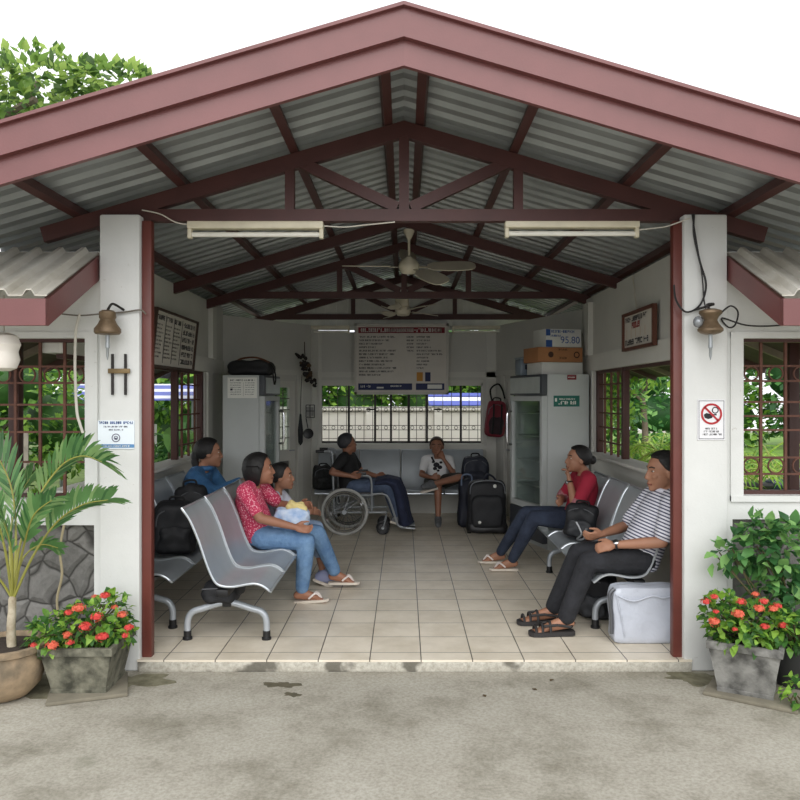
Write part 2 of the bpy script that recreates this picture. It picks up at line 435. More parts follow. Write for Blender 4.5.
def truss(y, full, label, base=True, xe=2.15):
    t = thing('roof_truss', label, 'roof truss', (0, y, 2.58), 0, 'maroon roof trusses'); w = .055
    for s in (-1, 1):
        MB().beam((s*xe, y, zc(xe)), (-s*.012, y, zc(0)), w-.0025*(s > 0), .09).build('top_chord', TRUSSM, t)
    if base:
        MB().box((0.02, y, 2.612), (3.5, w+.005, .07)).build('bottom_chord', TRUSSM, t)
        MB().box((0, y, 2.86), (.06, w*.9, .5)).build('king_post', TRUSSM, t)
        for s in (-1, 1):
            MB().box((s*.68, y, 2.77), (.055, w*.9, .30)).build('web_post', TRUSSM, t)
            MB().beam((s*.04, y, 2.66), (s*.62, y, 2.93), w*.85, .065).build('web_brace', TRUSSM, t)
    return t
truss(4.55, 1, 'front maroon steel roof truss resting on the white pillars')
truss(6.9, 1, 'maroon rafter pair without a tie beam, above the nearer ceiling fan', False, 2.2)
truss(8.05, 1, 'middle maroon roof truss above the farther ceiling fan', True, 2.2)
truss(10.2, 1, 'rearmost dark roof truss above the notice board wall', True, 2.1)

for s, lb in ((-1, 'left'), (1, 'right')):
    t = thing('gable_fascia', 'sheen-lightened maroon two-step fascia board on the %s slope of the gable' % lb, 'fascia', (s*1.3, 3.55, 2.75))
    x1 = 2.68
    def slope(b, z0, z1, y, th):
        b.prism([(0, z0), (s*x1, z0-SL*x1), (s*x1, z1-SL*x1), (0, z1)], (0, y, 0), (1, 0, 0), (0, 0, 1), (0, 1, 0), th)
    b = MB(); slope(b, 3.08, 3.215, 3.56, .03); b.build('lower_board', MAROON_F, t)
    b = MB(); slope(b, 3.20, 3.335, 3.525, .035); b.build('upper_board', MAROON_F, t)
    b = MB(); slope(b, 3.335, 3.352, 3.50, .12); b.build('edge_flashing', MAROON_F, t)

# ================================================================== awnings over the front windows
for s, xi, lb in ((-1, -1.795, 'left'), (1, 1.90, 'right')):
    t = thing('window_awning', 'pale ribbed awning with maroon edge boards over the %s front window' % lb, 'awning', (s*2.5, 4.49, 2.2))
    b = MB(); ya, za, yb, zb = 4.49, 2.385, 3.83, 2.045; xs = []; x = abs(xi)
    while x < 3.2: xs += [(x, .0), (x+.06, .0), (x+.08, .03), (x+.105, .03), (x+.125, 0)]; x += .135
    n = len(xs); vs = []
    for y, z in ((ya, za), (yb, zb)):
        for th in (0, -.006): vs += [(s*xx, y, z+dz+th) for xx, dz in xs]
    b.add(vs, [(i, i+1, 2*n+i+1, 2*n+i) for i in range(n-1)]+[(n+i, n+i+1, 3*n+i+1, 3*n+i) for i in range(n-1)]+[(2*n+i, 2*n+i+1, 3*n+i+1, 3*n+i) for i in range(n-1)])
    b.build('roof_sheet', AWN, t, recalc=False)
    b = MB(); b.prism([(ya, za-.02), (yb+.017, zb-.02), (yb+.017, zb-.155), (ya, za-.165)], (xi, 0, 0), (0, 1, 0), (0, 0, 1), (s, 0, 0), .03); b.build('rake_board', MAROON_F, t)
    b = MB(); b.box(((xi+s*3.25)/2, yb+.0, zb-.088), (abs(s*3.25-xi), .03, .135)); b.build('front_board', MAROON_F, t)

# ================================================================== side lean-to porches (seen through the windows)
for s, wx, lb in ((-1, 2.22, 'left'), (1, 2.06, 'right')):
    t = thing('porch_roof', 'dark timber lean-to roof along the outside of the %s wall' % lb, 'porch roof', (s*2.8, 7.6, 0))
    b = MB(); b.prism([(wx, 2.33), (3.35, 1.80), (3.35, 1.83), (wx, 2.36)], (0, 4.66, 0), (s, 0, 0), (0, 0, 1), (0, 1, 0), 6.4); b.build('roof_deck', mat('dark_deck_underside', (74, 62, 54), .8, .0, .3, 5), t)
    for k in range(9):
        y = 4.75+k*.76; b = MB(); b.beam((s*wx, y, 2.30), (s*3.33, y, 1.78), .04, .055); b.build('rafter', BROWN if k % 2 else mat('grey_old_timber', (140, 128, 114), .8, 0, .25, 8), t)
    b = MB(); b.box((s*2.75, 7.86, 2.04), (.06, 6.3, .07)); b.build('eave_beam', BROWN, t)
    for y in ((5.4, 8.0, 10.6) if s < 0 else (5.4, 10.6)):
        b = MB(); b.box((s*2.75, y, .98), (.075, .075, 2.08), bevel=.006); b.build('post', BROWN, t)

# ================================================================== windows
def bars(b, segs, r, n=6):
    for p, q in segs: b.tube([p, q], r, n)
# front window grilles
def front_grille(num, s, xin, vx, zrows, circ, z0, z1, label):
    y = 4.585; b = MB(); xo = s*3.1
    for x in vx: b.beam((x, y, z0), (x, y, z1), .016, .016, (0, 1, 0))
    for z in zrows: b.beam((xin, y, z), (xo, y, z), .012, .012)
    for (za, zb) in circ:
        r = (zb-za)/2-.003; x = xin+s*.085
        while abs(x) < 3.05: b.torus((x, y, (za+zb)/2), r, .006, 'Y', 20, 5); x += s*.148
    fr = MB(); 
    fr.box((xin-s*.0, y, (z0+z1)/2), (.02, .05, z1-z0)); fr.box(((xin+xo)/2, y, z0+.01), (abs(xo-xin), .05, .025)); fr.box(((xin+xo)/2, y, z1-.01), (abs(xo-xin), .05, .02))
    o = struct(fr, 'window_%d' % num, BROWN, label, 'window')
    b.build('window_grille', RUST, o)
def zz(y, d=4.58): return EYE-(y-398)/F*d
front_grille(1, -1, -1.885, [-1.90-.148*k-.14 for k in range(8)], [zz(y) for y in (366.5, 383, 404.7, 418.7, 432, 462)], [(zz(383), zz(366.5))], .93, 1.88, 'rusty scroll grille window in the left front wall')
front_grille(2, 1, 2.005, [2.146+.148*k for k in range(7)], [zz(y) for y in (366, 381, 402, 416, 430, 457.5, 474)], [(zz(381), zz(366)), (zz(474), zz(457.5))], .95, 1.88, 'rusty scroll grille window in the right front wall')
# side windows: open near half, barred panels at the far end
def side_window(num, x, s, ya, ymul, yend, z0, z1, label):
    fr = MB()
    for y in (ymul, yend-.03): fr.box((x+s*.05, y, (z0+z1)/2), (.06, .06, z1-z0), bevel=.004)
    fr.box((x+s*.05, (ya+yend)/2, z1-.015), (.05, yend-ya, .03))
    o = struct(fr, 'window_%d' % num, BROWN, label, 'window')
    sl = MB(); sl.box((x+s*.02, (ya+yend)/2, z0+.008), (.22, yend-ya, .03), bevel=.005); sl.build('window_sill', W_TRIM, o)
    b = MB(); n = 4
    for k in range(1, n): b.beam((x+s*.05, ymul+(yend-ymul)*k/n, z0), (x+s*.05, ymul+(yend-ymul)*k/n, z1), .02, .02, (0, 1, 0))
    for k in range(1, 6): z = z0+(z1-z0)*k/6; b.beam((x+s*.05, ymul, z), (x+s*.05, yend, z), .014, .014)
    b.build('window_grille', RUST, o)
side_window(3, LX, -1, 4.72, 7.08, 7.98, .93, 1.80, 'open brown framed window in the left wall')
side_window(4, RX, 1, 4.72, 6.78, 7.7, .96, 1.80, 'open brown framed window in the right wall')
# back window
fr = MB(); x0, x1, z0, z1 = -1.12, 1.05, .90, 1.72; y = BY+.06
fr.box(((x0+x1)/2, BY+.02, z0+.012), (x1-x0, .14, .03)); fr.box(((x0+x1)/2, y, z1-.015), (x1-x0, .08, .03))
for xx in (x0+.012, x1-.012): fr.box((xx, y, (z0+z1)/2), (.024, .08, z1-z0))
ow = struct(fr, 'window_5', W_TRIM, 'long barred window in the back wall', 'window')
b = MB()
for xp in (321, 348.7, 375, 391, 409, 427, 461, 482): X = (xp-404)/F*10.12; b.box((X, BY+.05, 1.31), (.028, .03, .80))
b.box(((x0+x1)/2, BY+.05, .935), (x1-x0, .03, .035))
b.build('window_mullion', mat('dark_window_bars', (44, 40, 38), .6, 0, .2), ow)
b = MB(); xx = x0
while xx < x1: b.beam((xx, y+.02, z0), (xx, y+.02, z1), .008, .008, (0, 1, 0)); xx += .117
for z in (.985, 1.10, 1.16, 1.34, 1.40, 1.55): b.beam((x0, y+.02, z), (x1, y+.02, z), .008, .008)
for z in (1.13, 1.37):
    xx = x0+.06
    while xx < x1: b.torus((xx, y+.02, z), .022, .004, 'Y', 10, 4); xx += .117
b.build('window_grille', mat('thin_grey_bars', (92, 86, 80), .6, .1, .2), ow)

# doors in the angled corners
def door(num, A, B, n, a0, a1, label, glass):
    A = V((*A, 0)); B = V((*B, 0)); d = (B-A).normalized(); nn = V((*n, 0)).normalized()
    rot = Matrix((d, nn, V((0, 0, 1)))).transposed()
    def P(a, off, z): return A+d*a+nn*off+V((0, 0, z))
    w = a1-a0; b = MB()
    for a in (a0+.05, a1-.05): b.box(P(a, .05, .87), (.10, .05, 1.74), rot)
    for z, h in ((.06, .12), (.80, .14), (1.70, .08)): b.box(P((a0+a1)/2, .05, z), (w-.2, .05, h), rot)
    o = struct(b, 'door_%d' % num, W_TRIM, label, 'door')
    b = MB(); b.box(P((a0+a1)/2, .055, .43), (w-.2, .02, .64), rot); b.build('door_panel', W_IN if not glass else mat('grey_door_panel', (120, 122, 120), .5), o)
    b = MB(); b.box(P((a0+a1)/2, .06, 1.27), (w-.2, .006, .80), rot); b.build('door_pane', GLASS, o)
    b = MB()
    for k in range(1, 5): a = a0+.1+(w-.2)*k/5; b.beam(P(a, .035, .87), P(a, .035, 1.66), .01, .01, nn)
    for z in (1.02, 1.16, 1.38, 1.52): b.beam(P(a0+.1, .035, z), P(a1-.1, .035, z), .01, .01)
    b.build('door_grille', RUST if not glass else mat('thin_grey_bars', (92, 86, 80)), o)
    b = MB(); h = P(a0+.05, .01, .86); b.tube([P(a0+.05, .03, .86), h-nn*.02, h-nn*.02+d*.09], .008, 8); b.build('door_handle', STEEL, o)
door(1, LA, LB, nL, .40, 1.18, 'white glazed door beside the left cooler', True)
door(2, RA, RB, nR, .26, 1.09, 'white door with a barred pane behind the right cooler', False)
# ================================================================== metal benches
SEAT = mat('perforated_silver_seat', (172, 178, 182), .36, .25, .10, 5, .10, 260)
SEAT_EDGE = mat('bright_seat_edge', (196, 202, 206), .28, .6, .05)
PROF = [(0, .862), (.05, .79), (.105, .66), (.145, .54), (.185, .445), (.225, .402), (.30, .392), (.38, .405), (.44, .411), (.49, .395), (.533, .362)]
PITCH = .53
def make_bench(label):
    t = thing('waiting_bench', label, 'bench', (0, 0, 0), 0, 'silver metal waiting benches')
    pr = smooth_path([(x, 0, z) for x, z in PROF], 4); n = len(pr)
    nr = []
    for i in range(n):
        d = (pr[min(i+1, n-1)]-pr[max(i-1, 0)]).normalized(); nr.append(V((-d.z, 0, d.x)))
    for k in range(4):
        y0 = k*PITCH+.012; y1 = (k+1)*PITCH-.012; b = MB(); nc = 9; vs = []
        for th in (0, -.007):
            for i in range(n):
                for c in range(nc):
                    u = c/(nc-1); dish = .016*(1-(2*u-1)**2)
                    p = pr[i]-nr[i]*(-th)*(-1)*(-1) if False else pr[i]+nr[i]*(th+(.0 if th else 0))
                    p = p-nr[i]*dish*(-1 if False else 1)*(-1 if False else 1)
                    vs.append((p.x, y0+(y1-y0)*u, p.z))
        m = n*nc; fs = []
        for i in range(n-1):
            for c in range(nc-1):
                a = i*nc+c; fs += [(a, a+1, a+nc+1, a+nc), (m+a, m+a+nc, m+a+nc+1, m+a+1)]
        b.add(vs, fs)
        so = b.build('seat', SEAT, t, True, recalc=False)
        e = MB(); 
        edge = [V((p.x, y0, p.z)) for p in pr]+[V((p.x, y1, p.z)) for p in reversed(pr)]
        e.tube(edge, .0075, 6, closed=True); e.build('seat_edge', SEAT_EDGE, so, True)
    L = 4*PITCH
    b = MB(); b.box((.225, L/2, .335), (.075, L-.16, .045), bevel=.006)
    for k in range(4): b.tube([(.07, (k+.5)*PITCH, .62), (.118, (k+.5)*PITCH, .46), (.165, (k+.5)*PITCH, .375), (.22, (k+.5)*PITCH, .35)], .014, 8)
    for k in range(4): b.box((.27, (k+.5)*PITCH, .352), (.24, .05, .02))
    b.build('beam', BLACKP, t, True)
    for y in (.26, L-.26):
        b = MB(); b.box((.217, y, .275), (.055, .055, .13), bevel=.005); br = b.build('leg_bracket', BLACKP, t, True)
        b = MB(); b.tube(smooth_path([(-.035, y, .03), (-.033, y, .12), (-.005, y, .172), (.06, y, .195), (.217, y, .235), (.37, y, .195), (.435, y, .172), (.463, y, .12), (.465, y, .03)], 5), .021, 10)
        lg = b.build('leg', SILVER, t, True)
        for x in (-.035, .465):
            b = MB(); b.lathe([(.030, 0), (.031, .012), (.024, .02), (.024, .055), (.02, .057)], (x, y, 0), 14); b.build('leg_foot', BLACKP, lg, True)
    return t
bench = make_bench('silver metal bench with two empty near seats, where the woman in pink sits')
bench.location = (-1.334, 4.56, 0)
for loc, rz, lb in (((-2.0, 4.80, 0), 0, 'silver metal bench along the left wall behind a black backpack'),
                    ((1.735, 6.92, 0), PI, 'silver metal bench along the right wall where the man in stripes sits'),
                    ((-1.10, 9.80, 0), -PI/2, 'grey metal bench along the back wall under the barred window')):
    o = copy_tree(bench); o.location = loc; o.rotation_euler = (0, 0, rz); o['label'] = lb

# ================================================================== glass-door coolers
COOL = m_wall('pale_grey_cooler_enamel', (186, 190, 188), (150, 146, 136), .12)
DGREY = mat('dark_grey_trim', (66, 70, 76), .45, 0, .1)
INSIDE = mat('cooler_interior', (190, 194, 192), .6)
def cooler(label, loc, rz, w, d, h, flip):
    """local: side panel faces -Y (w wide along X); glass door on the +X face (flip=1) or -X face (flip=-1), d deep along Y"""
    t = thing('drinks_cooler', label, 'cooler', loc, rz, 'glass-door drinks coolers'); s = flip
    x0 = 0; x1 = s*w          # door plane at x1
    def bx(b, xa, xb, ya, yb, za, zb, bev=0): b.box(((xa+xb)/2, (ya+yb)/2, (za+zb)/2), (abs(xb-xa), yb-ya, zb-za), None, bev)
    b = MB(); f = x1-s*.06
    bx(b, x0, f, 0, .025, .06, h, .006); bx(b, x0, f, d-.025, d, .06, h, .006); bx(b, x0, x0+s*.03, .02, d-.02, .06, h)
    bx(b, x0, f, .02, d-.02, h-.22, h); bx(b, x0, f, .02, d-.02, .06, .36); bx(b, x0+s*.02, f-s*.02, .04, d-.04, 0, .07)
    b.build('body', COOL, t, True)
    b = MB()
    for z in (.6, .86, 1.12, 1.36): bx(b, x0+s*.03, f-s*.03, .025, d-.025, z, z+.012)
    b.build('shelf', INSIDE, t, True)
    b = MB(); bx(b, f, x1, 0, d, h-.21, h, .008); hd = b.build('header', [DGREY], t, True)
    b = MB(); bx(b, x1, x1+s*.006, .05, d-.02, h-.19, h-.025); b.build('header_panel', mat('backlit_sign_panel', (176, 182, 178), .3), hd, True)
    b = MB(); bx(b, f, x1, .005, .06, .38, h-.22, .005); bx(b, f, x1, d-.06, d-.005, .38, h-.22, .005); bx(b, f, x1, .05, d-.05, .38, .44); bx(b, f, x1, .05, d-.05, h-.27, h-.22)
    dr = b.build('door', COOL, t, True)
    b = MB(); bx(b, f+s*.02, f+s*.03, .055, d-.055, .43, h-.26); b.build('door_pane', GLASS, dr, True)
    b = MB(); b.tube(smooth_path([(x1, d-.05, 1.02), (x1+s*.05, d-.05, 1.04), (x1+s*.055, d-.05, 1.2), (x1+s*.05, d-.05, 1.36), (x1, d-.05, 1.38)], 4), .012, 8); b.build('door_handle', CHROME, dr, True)
    b = MB(); bx(b, f, x1, 0, d, .07, .37, .005); b.build('kick_panel', DGREY, t, True)
    return t
crL = cooler('grey drinks cooler on the left with a paper notice and a black bag on top', (-1.90, 7.98, 0), -.10, .45, .62, 1.765, 1)
crR = cooler('grey drinks cooler on the right with a green sticker and boxes on top', (1.875, 7.72, 0), .27, .52, .80, 1.765, -1)
def on(t, p): return t.matrix_basis @ V(p)
def localframe(t): 
    return Matrix.Rotation(t.rotation_euler.z, 3, 'Z')
for t in (crL, crR): t.matrix_basis = Matrix.Translation(t.location) @ Matrix.Rotation(t.rotation_euler.z, 4, 'Z')

PAPER = mat('white_paper', (226, 226, 220), .8, 0, .05)
def panel(name, label, cat, o, ux, uz, w, h, base_m, marks, mm, parent=None, th=.004, group=None):
    """a flat notice: o lower-left corner on its front face, ux/uz unit axes; marks(b) adds to a second mesh in colours"""
    o = V(o); ux = V(ux).normalized(); uz = V(uz).normalized(); n = ux.cross(uz)   # n points to the viewer
    t = thing(name, label, cat, o+ux*w/2, 0, group)
    b = MB(); rot = Matrix((ux, n, uz)).transposed()
    b.box(o+ux*w/2+uz*h/2-n*th/2, (w, th, h), rot); b.build('board', base_m, t)
    mk = MB(); marks(mk, o+n*.0012, ux, uz, n); mk.build('lettering', mm, t, recalc=False)
    return t
BLUE = mat('print_blue', (46, 84, 150), .7); LBLUE = mat('print_light_blue', (150, 190, 222), .7); RED = mat('print_red', (176, 40, 48), .7)
DRED = mat('print_dark_red', (128, 36, 46), .7); GREEN = mat('print_green', (24, 104, 92), .6); ORANGE = mat('print_orange', (196, 140, 60), .7)
def rect(b, o, ux, uz, x0, x1, z0, z1): b.add([o+ux*x0+uz*z0, o+ux*x1+uz*z0, o+ux*x1+uz*z1, o+ux*x0+uz*z1], [(0, 1, 2, 3)])
def ring(b, o, ux, uz, cx, cz, r0, r1, n=28):
    a = [o+ux*(cx+r0*math.cos(2*PI*k/n))+uz*(cz+r0*math.sin(2*PI*k/n)) for k in range(n)]; c = [o+ux*(cx+r1*math.cos(2*PI*k/n))+uz*(cz+r1*math.sin(2*PI*k/n)) for k in range(n)]
    b.add(a+c, [(k, (k+1) % n, n+(k+1) % n, n+k) for k in range(n)])

# notice on the left cooler
fL = localframe(crL); fR = localframe(crR); rr = random.Random(3)
def mk(b, o, ux, uz, n):
    glyphs(b, o, ux, uz, .03, .30, .178, .017, rr); 
    for k in range(6): glyphs(b, o, ux, uz, .03, .15, .155-.024*k, .008, rr); glyphs(b, o, ux, uz, .19, .29, .155-.024*k, .008, rr)
    rect(b, o, ux, uz, .03, .055, .08, .10); rect(b, o, ux, uz, .17, .172, .02, .165)
panel('paper_notice', 'white paper notice stuck high on the left cooler side', 'notice', on(crL, (.055, -.0055, 1.525)), fL @ V((1, 0, 0)), (0, 0, 1), .315, .215, PAPER, mk, INK)
def mk(b, o, ux, uz, n):
    glyphs(b, o, ux, uz, .06, .25, .068, .014, rr, fill=.95); glyphs(b, o, ux, uz, .05, .27, .022, .034, rr); 
    rect(b, o, ux, uz, .012, .035, .05, .085)
panel('cooler_sticker', 'green sticker with white lettering on the right cooler', 'sticker', on(crR, (-.395, -.0055, 1.44)), fR @ V((1, 0, 0)), (0, 0, 1), .285, .11, GREEN, mk, PAPER)
def mk(b, o, ux, uz, n): glyphs(b, o, ux, uz, .01, .09, .018, .012, rr)
panel('cooler_sticker', 'small dark red sticker at the top of the right cooler', 'sticker', on(crR, (-.245, -.0055, 1.71)), fR @ V((1, 0, 0)), (0, 0, 1), .10, .048, DRED, mk, PAPER)

# ---- boxes on the right cooler
CARD = mat('brown_cardboard', (170, 118, 78), .85, 0, .12, 5); CARDW = mat('white_cardboard', (208, 208, 202), .8, 0, .08, 5)
def carton(name, label, c, size, m, group='cartons on the right cooler', lid=True):
    t = thing(name, label, 'box', c, crR.rotation_euler.z, group); w, d, h = size
    b = MB(); b.box((0, 0, h/2), size, None, .006); bo = b.build('carton_body', m, t, True)
    b = MB(); b.box((0, 0, h+.001), (w*.98, .05, .002)); b.build('packing_tape', mat('packing_tape', (190, 170, 130), .3), t, True)
    return t
H = 1.765
carton('cardboard_box', 'low white cardboard box under the brown one on the right cooler', on(crR, (-.235, .30, H)), (.46, .36, .125), CARDW)
cb = carton('cardboard_box', 'brown cardboard box between two white boxes on the right cooler', on(crR, (-.255, .30, H+.128)), (.50, .36, .15), CARD)
b = MB(); o = V((-.25, -.1815, 0)); ux = V((1, 0, 0)); uz = V((0, 0, 1))
ring(b, o, ux, uz, .14, .075, .0, .03); ring(b, o, ux, uz, .43, .075, .022, .034); glyphs(b, o, ux, uz, .22, .33, .118, .018, rr, False, fill=1.05); glyphs(b, o, ux, uz, .23, .33, .03, .022, rr, False)
b.build('lettering', mat('carton_print', (70, 44, 34), .8), cb, True, recalc=False)
wb = carton('cardboard_box', 'white cardboard box with blue lettering on the top of the box stack', on(crR, (-.215, .28, H+.281)), (.40, .30, .185), CARDW)
b = MB(); o = V((-.20, -.1515, 0)); 
glyphs(b, o, ux, uz, .06, .33, .145, .028, rr, False); glyphs(b, o, ux, uz, .05, .17, .105, .02, rr, False); rect(b, o, ux, uz, 0, .05, .115, .18); rect(b, o, ux, uz, 0, .07, .0, .07)
b.build('lettering', BLUE, wb, True, recalc=False)
fc = bpy.data.curves.new('t', 'FONT'); fc.body = '95.80'; fc.size = .10; fo = bpy.data.objects.new('t', fc); C.objects.link(fo)
bpy.context.view_layer.update(); me = bpy.data.meshes.new_from_object(fo.evaluated_get(bpy.context.evaluated_depsgraph_get())); bpy.data.objects.remove(fo); bpy.data.curves.remove(fc)
me.transform(Matrix.Translation((-.04, -.152, .04)) @ Matrix.Rotation(PI/2, 4, 'X')); me.materials.clear(); me.materials.append(BLUE)
pn = bpy.data.objects.new('price_lettering', me); C.objects.link(pn); pn.parent = wb
t = thing('storage_tin', 'small blue-grey tin beside the box stack on the right cooler', 'tin', on(crR, (-.435, .62, H)), crR.rotation_euler.z)
b = MB(); b.box((0, 0, .09), (.15, .16, .18), None, .02); b.build('tin_body', mat('bluegrey_tin', (120, 132, 142), .4, .1), t, True)
b = MB(); b.box((0, 0, .186), (.156, .166, .022), None, .01); b.build('tin_lid', mat('bluegrey_tin_lid', (148, 158, 164), .4), t, True)
b = MB(); b.box((0, -.0815, .09), (.05, .002, .05)); b.build('tin_label', INK, t, True)

# ================================================================== notice boards
def mk_big():
    o = px(356, 393, 9.92); t = thing('notice_board', 'large white notice board with dark red heading over the back window', 'notice board', px(401, 393, 9.92))
    w, h = 1.185, .885; n = V((0, -1, 0)); ux = V((1, 0, 0)); uz = V((0, 0, 1)); b = MB()
    b.box(o+ux*w/2+uz*h/2+V((0, .012, 0)), (w, .02, h)); b.build('board', mat('offwhite_board', (206, 200, 190), .6, 0, .06), t)
    f = MB()
    for x0, x1, z0, z1 in ((-.02, .012, -.02, h+.02), (w-.012, w+.02, -.02, h+.02), (-.02, w+.02, -.02, .012), (-.02, w+.02, h-.012, h+.02)):
        f.box(o+ux*(x0+x1)/2+uz*(z0+z1)/2, (x1-x0, .04, z1-z0))
    f.build('board_frame', mat('pale_board_frame', (196, 192, 182), .5), t)
    q = o+n*.003; b = MB(); rect(b, q, ux, uz, .03, w-.03, h-.105, h-.03); hd = b.build('heading_band', DRED, t, recalc=False)
    b = MB(); glyphs(b, q+n*.002, ux, uz, .06, w-.06, h-.092, .048, rr, False, .5); b.build('heading_lettering', PAPER, hd, recalc=False)
    b = MB(); q2 = q+n*.001; fills = [.92, .7, .55, .4, .95, .9, .65, .8, .6, .85, .8, .5]
    for k, fl_ in enumerate(fills): glyphs(b, q2, ux, uz, .04, .56, h-.165-.045*k, .022, rr, True, .55, fl_*(1.1 if fl_ < .9 else 1))
    for k in range(5): glyphs(b, q2, ux, uz, .66, .76, h-.165-.045*k, .02, rr, False, .55)
    for k in range(10): glyphs(b, q2, ux, uz, .79, 1.14, h-.165-.045*k, .02, rr, True, .55, [.55, .5, .4, .55, .95, 1, .45, .5, .4, .3][k])
    b.build('lettering', INK, t, recalc=False)
    b = MB(); rect(b, q2, ux, uz, .03, .73, .04, .125); rect(b, q2, ux, uz, .78, 1.15, .04, .125); b.build('blue_strip', mat('print_navy', (44, 52, 92), .7), t, recalc=False)
    b = MB(); rect(b, q2, ux, uz, .79, .87, .155, .27); b.build('coloured_patch', ORANGE, t, recalc=False); b = MB(); rect(b, q2, ux, uz, .90, .97, .15, .27); b.build('navy_patch', mat('print_navy', (44, 52, 92)), t, recalc=False)
    b = MB(); q3 = q2+n*.001; glyphs(b, q3, ux, uz, .06, .2, .07, .03, rr); rect(b, q3, ux, uz, .27, .36, .06, .08); glyphs(b, q3, ux, uz, .45, .6, .08, .02, rr); rect(b, q3, ux, uz, .93, 1.12, .055, .11); b.build('strip_lettering', PAPER, t, recalc=False)
mk_big()
# framed schedule on the left wall, tilted a little forward at the top
o = V((LX+.05, 6.12, 1.80)); t = thing('schedule_board', 'white schedule board with black columns hung high on the left wall', 'notice board', o+V((0, .6, 0)))
ux = V((0, 1, 0)); uz = V((.10, 0, .995)).normalized(); n = V((.995, 0, -.1)); w, h = 1.18, .44
rot = Matrix((ux, n, uz)).transposed(); b = MB(); b.box(o+ux*w/2+uz*h/2-n*.012, (w, .02, h), rot); b.build('board', mat('offwhite_board', (206, 200, 190)), t)
f = MB()
for x0, x1, z0, z1 in ((-.02, .0, -.02, h+.02), (w, w+.02, -.02, h+.02), (-.02, w+.02, -.02, .0), (-.02, w+.02, h, h+.02)): f.box(o+ux*(x0+x1)/2+uz*(z0+z1)/2, (x1-x0, .035, z1-z0), rot)
f.build('board_frame', mat('dark_wood_frame', (66, 48, 38), .5), t)
b = MB(); q = o+n*.004
for c in range(3):
    x0 = .04+c*.23; glyphs(b, q, ux, uz, x0, x0+.2, h-.07, .04, rr, False, .7); rect(b, q, ux, uz, x0-.018, x0-.006, .02, h-.02)
    for k in range(9): glyphs(b, q, ux, uz, x0, x0+.2, h-.115-.033*k, .014, rr, True, .5, R.uniform(.6, 1))
rect(b, q, ux, uz, .715, .727, .02, h-.02)
for k in range(6): glyphs(b, q, ux, uz, .76, 1.14, h-.075-.066*k, .042, rr, True, .7)
b.build('lettering', INK, t, recalc=False)
# tilted framed sign on the right wall
o = V((RX-.045, 6.48, 1.945)); n = V((-1, 0, 0)); ux = V((0, -1, 0)); uz = V((0, 0, 1))
w, h = .76, .265; t = thing('framed_sign', 'brown framed sign with red and black lettering on the right wall', 'sign', o+ux*w/2)
rot = Matrix((ux, n, uz)).transposed(); b = MB(); b.box(o+ux*w/2+uz*h/2-n*.01, (w, .016, h), rot); b.build('board', mat('offwhite_board', (206, 200, 190)), t)
f = MB()
for x0, x1, z0, z1 in ((-.025, .0, -.025, h+.025), (w, w+.025, -.025, h+.025), (-.025, w+.025, -.025, .0), (-.025, w+.025, h, h+.025)): f.box(o+ux*(x0+x1)/2+uz*(z0+z1)/2, (x1-x0, .035, z1-z0), rot)
f.build('sign_frame', mat('red_brown_frame', (96, 56, 40), .5), t)
q = o+n*.004; b = MB(); glyphs(b, q, ux, uz, .04, .62, h-.055, .04, rr, True, .7); glyphs(b, q, ux, uz, .04, .70, .02, .045, rr, True, .8); b.build('lettering', INK, t, recalc=False)
b = MB(); glyphs(b, q, ux, uz, .22, .46, h-.115, .05, rr, False, .8); b.build('red_lettering', RED, t, recalc=False)
b = MB()
for k in range(5): rect(b, q, ux, uz, .08+.12*k, .085+.12*k, .075, .15)
b.build('column_line', ORANGE, t, recalc=False)
b = MB(); b.tube([o+ux*w*.45+uz*(h+.02), V((RX-.02, 6.33, 2.54))], .006, 6); b.build('hanging_cord', mat('pale_cord', (196, 190, 176), .7), t)

# ================================================================== signs on the pillars
o = px(98, 449, 4.446); ux = V((1, 0, 0)); uz = V((0, 0, 1)); n = V((0, -1, 0))
t = thing('pillar_poster', 'white and blue poster with a round symbol on the left pillar', 'poster', px(116, 449, 4.446)); w, h = .213, .166
b = MB(); b.box(o+ux*w/2+uz*h/2+V((0, .0, 0)), (w, .005, h)); b.build('board', mat('poster_white', (222, 230, 236), .5, 0, .03), t)
q = o+n*.004; b = MB(); glyphs(b, q, ux, uz, .006, .208, h-.020, .015, rr, True, .7); b.build('heading_lettering', BLUE, t, recalc=False)
b = MB(); glyphs(b, q, ux, uz, .035, .18, h-.04, .009, rr, True); glyphs(b, q, ux, uz, .065, .15, h-.058, .008, rr, True); ring(b, q, ux, uz, .106, .065, .020, .025); ring(b, q, ux, uz, .106, .065, .008, .012); rect(b, q, ux, uz, .100, .112, .058, .066); b.build('round_symbol', mat('print_grey_violet', (84, 80, 104), .7), t, recalc=False)
b = MB(); rect(b, q, ux, uz, .0, w, .008, .028); b.build('blue_strip', mat('print_mid_blue', (92, 140, 186), .7), t, recalc=False)
b = MB(); glyphs(b, q+n*.001, ux, uz, .03, .19, .013, .009, rr, True); b.build('strip_lettering', PAPER, t, recalc=False)

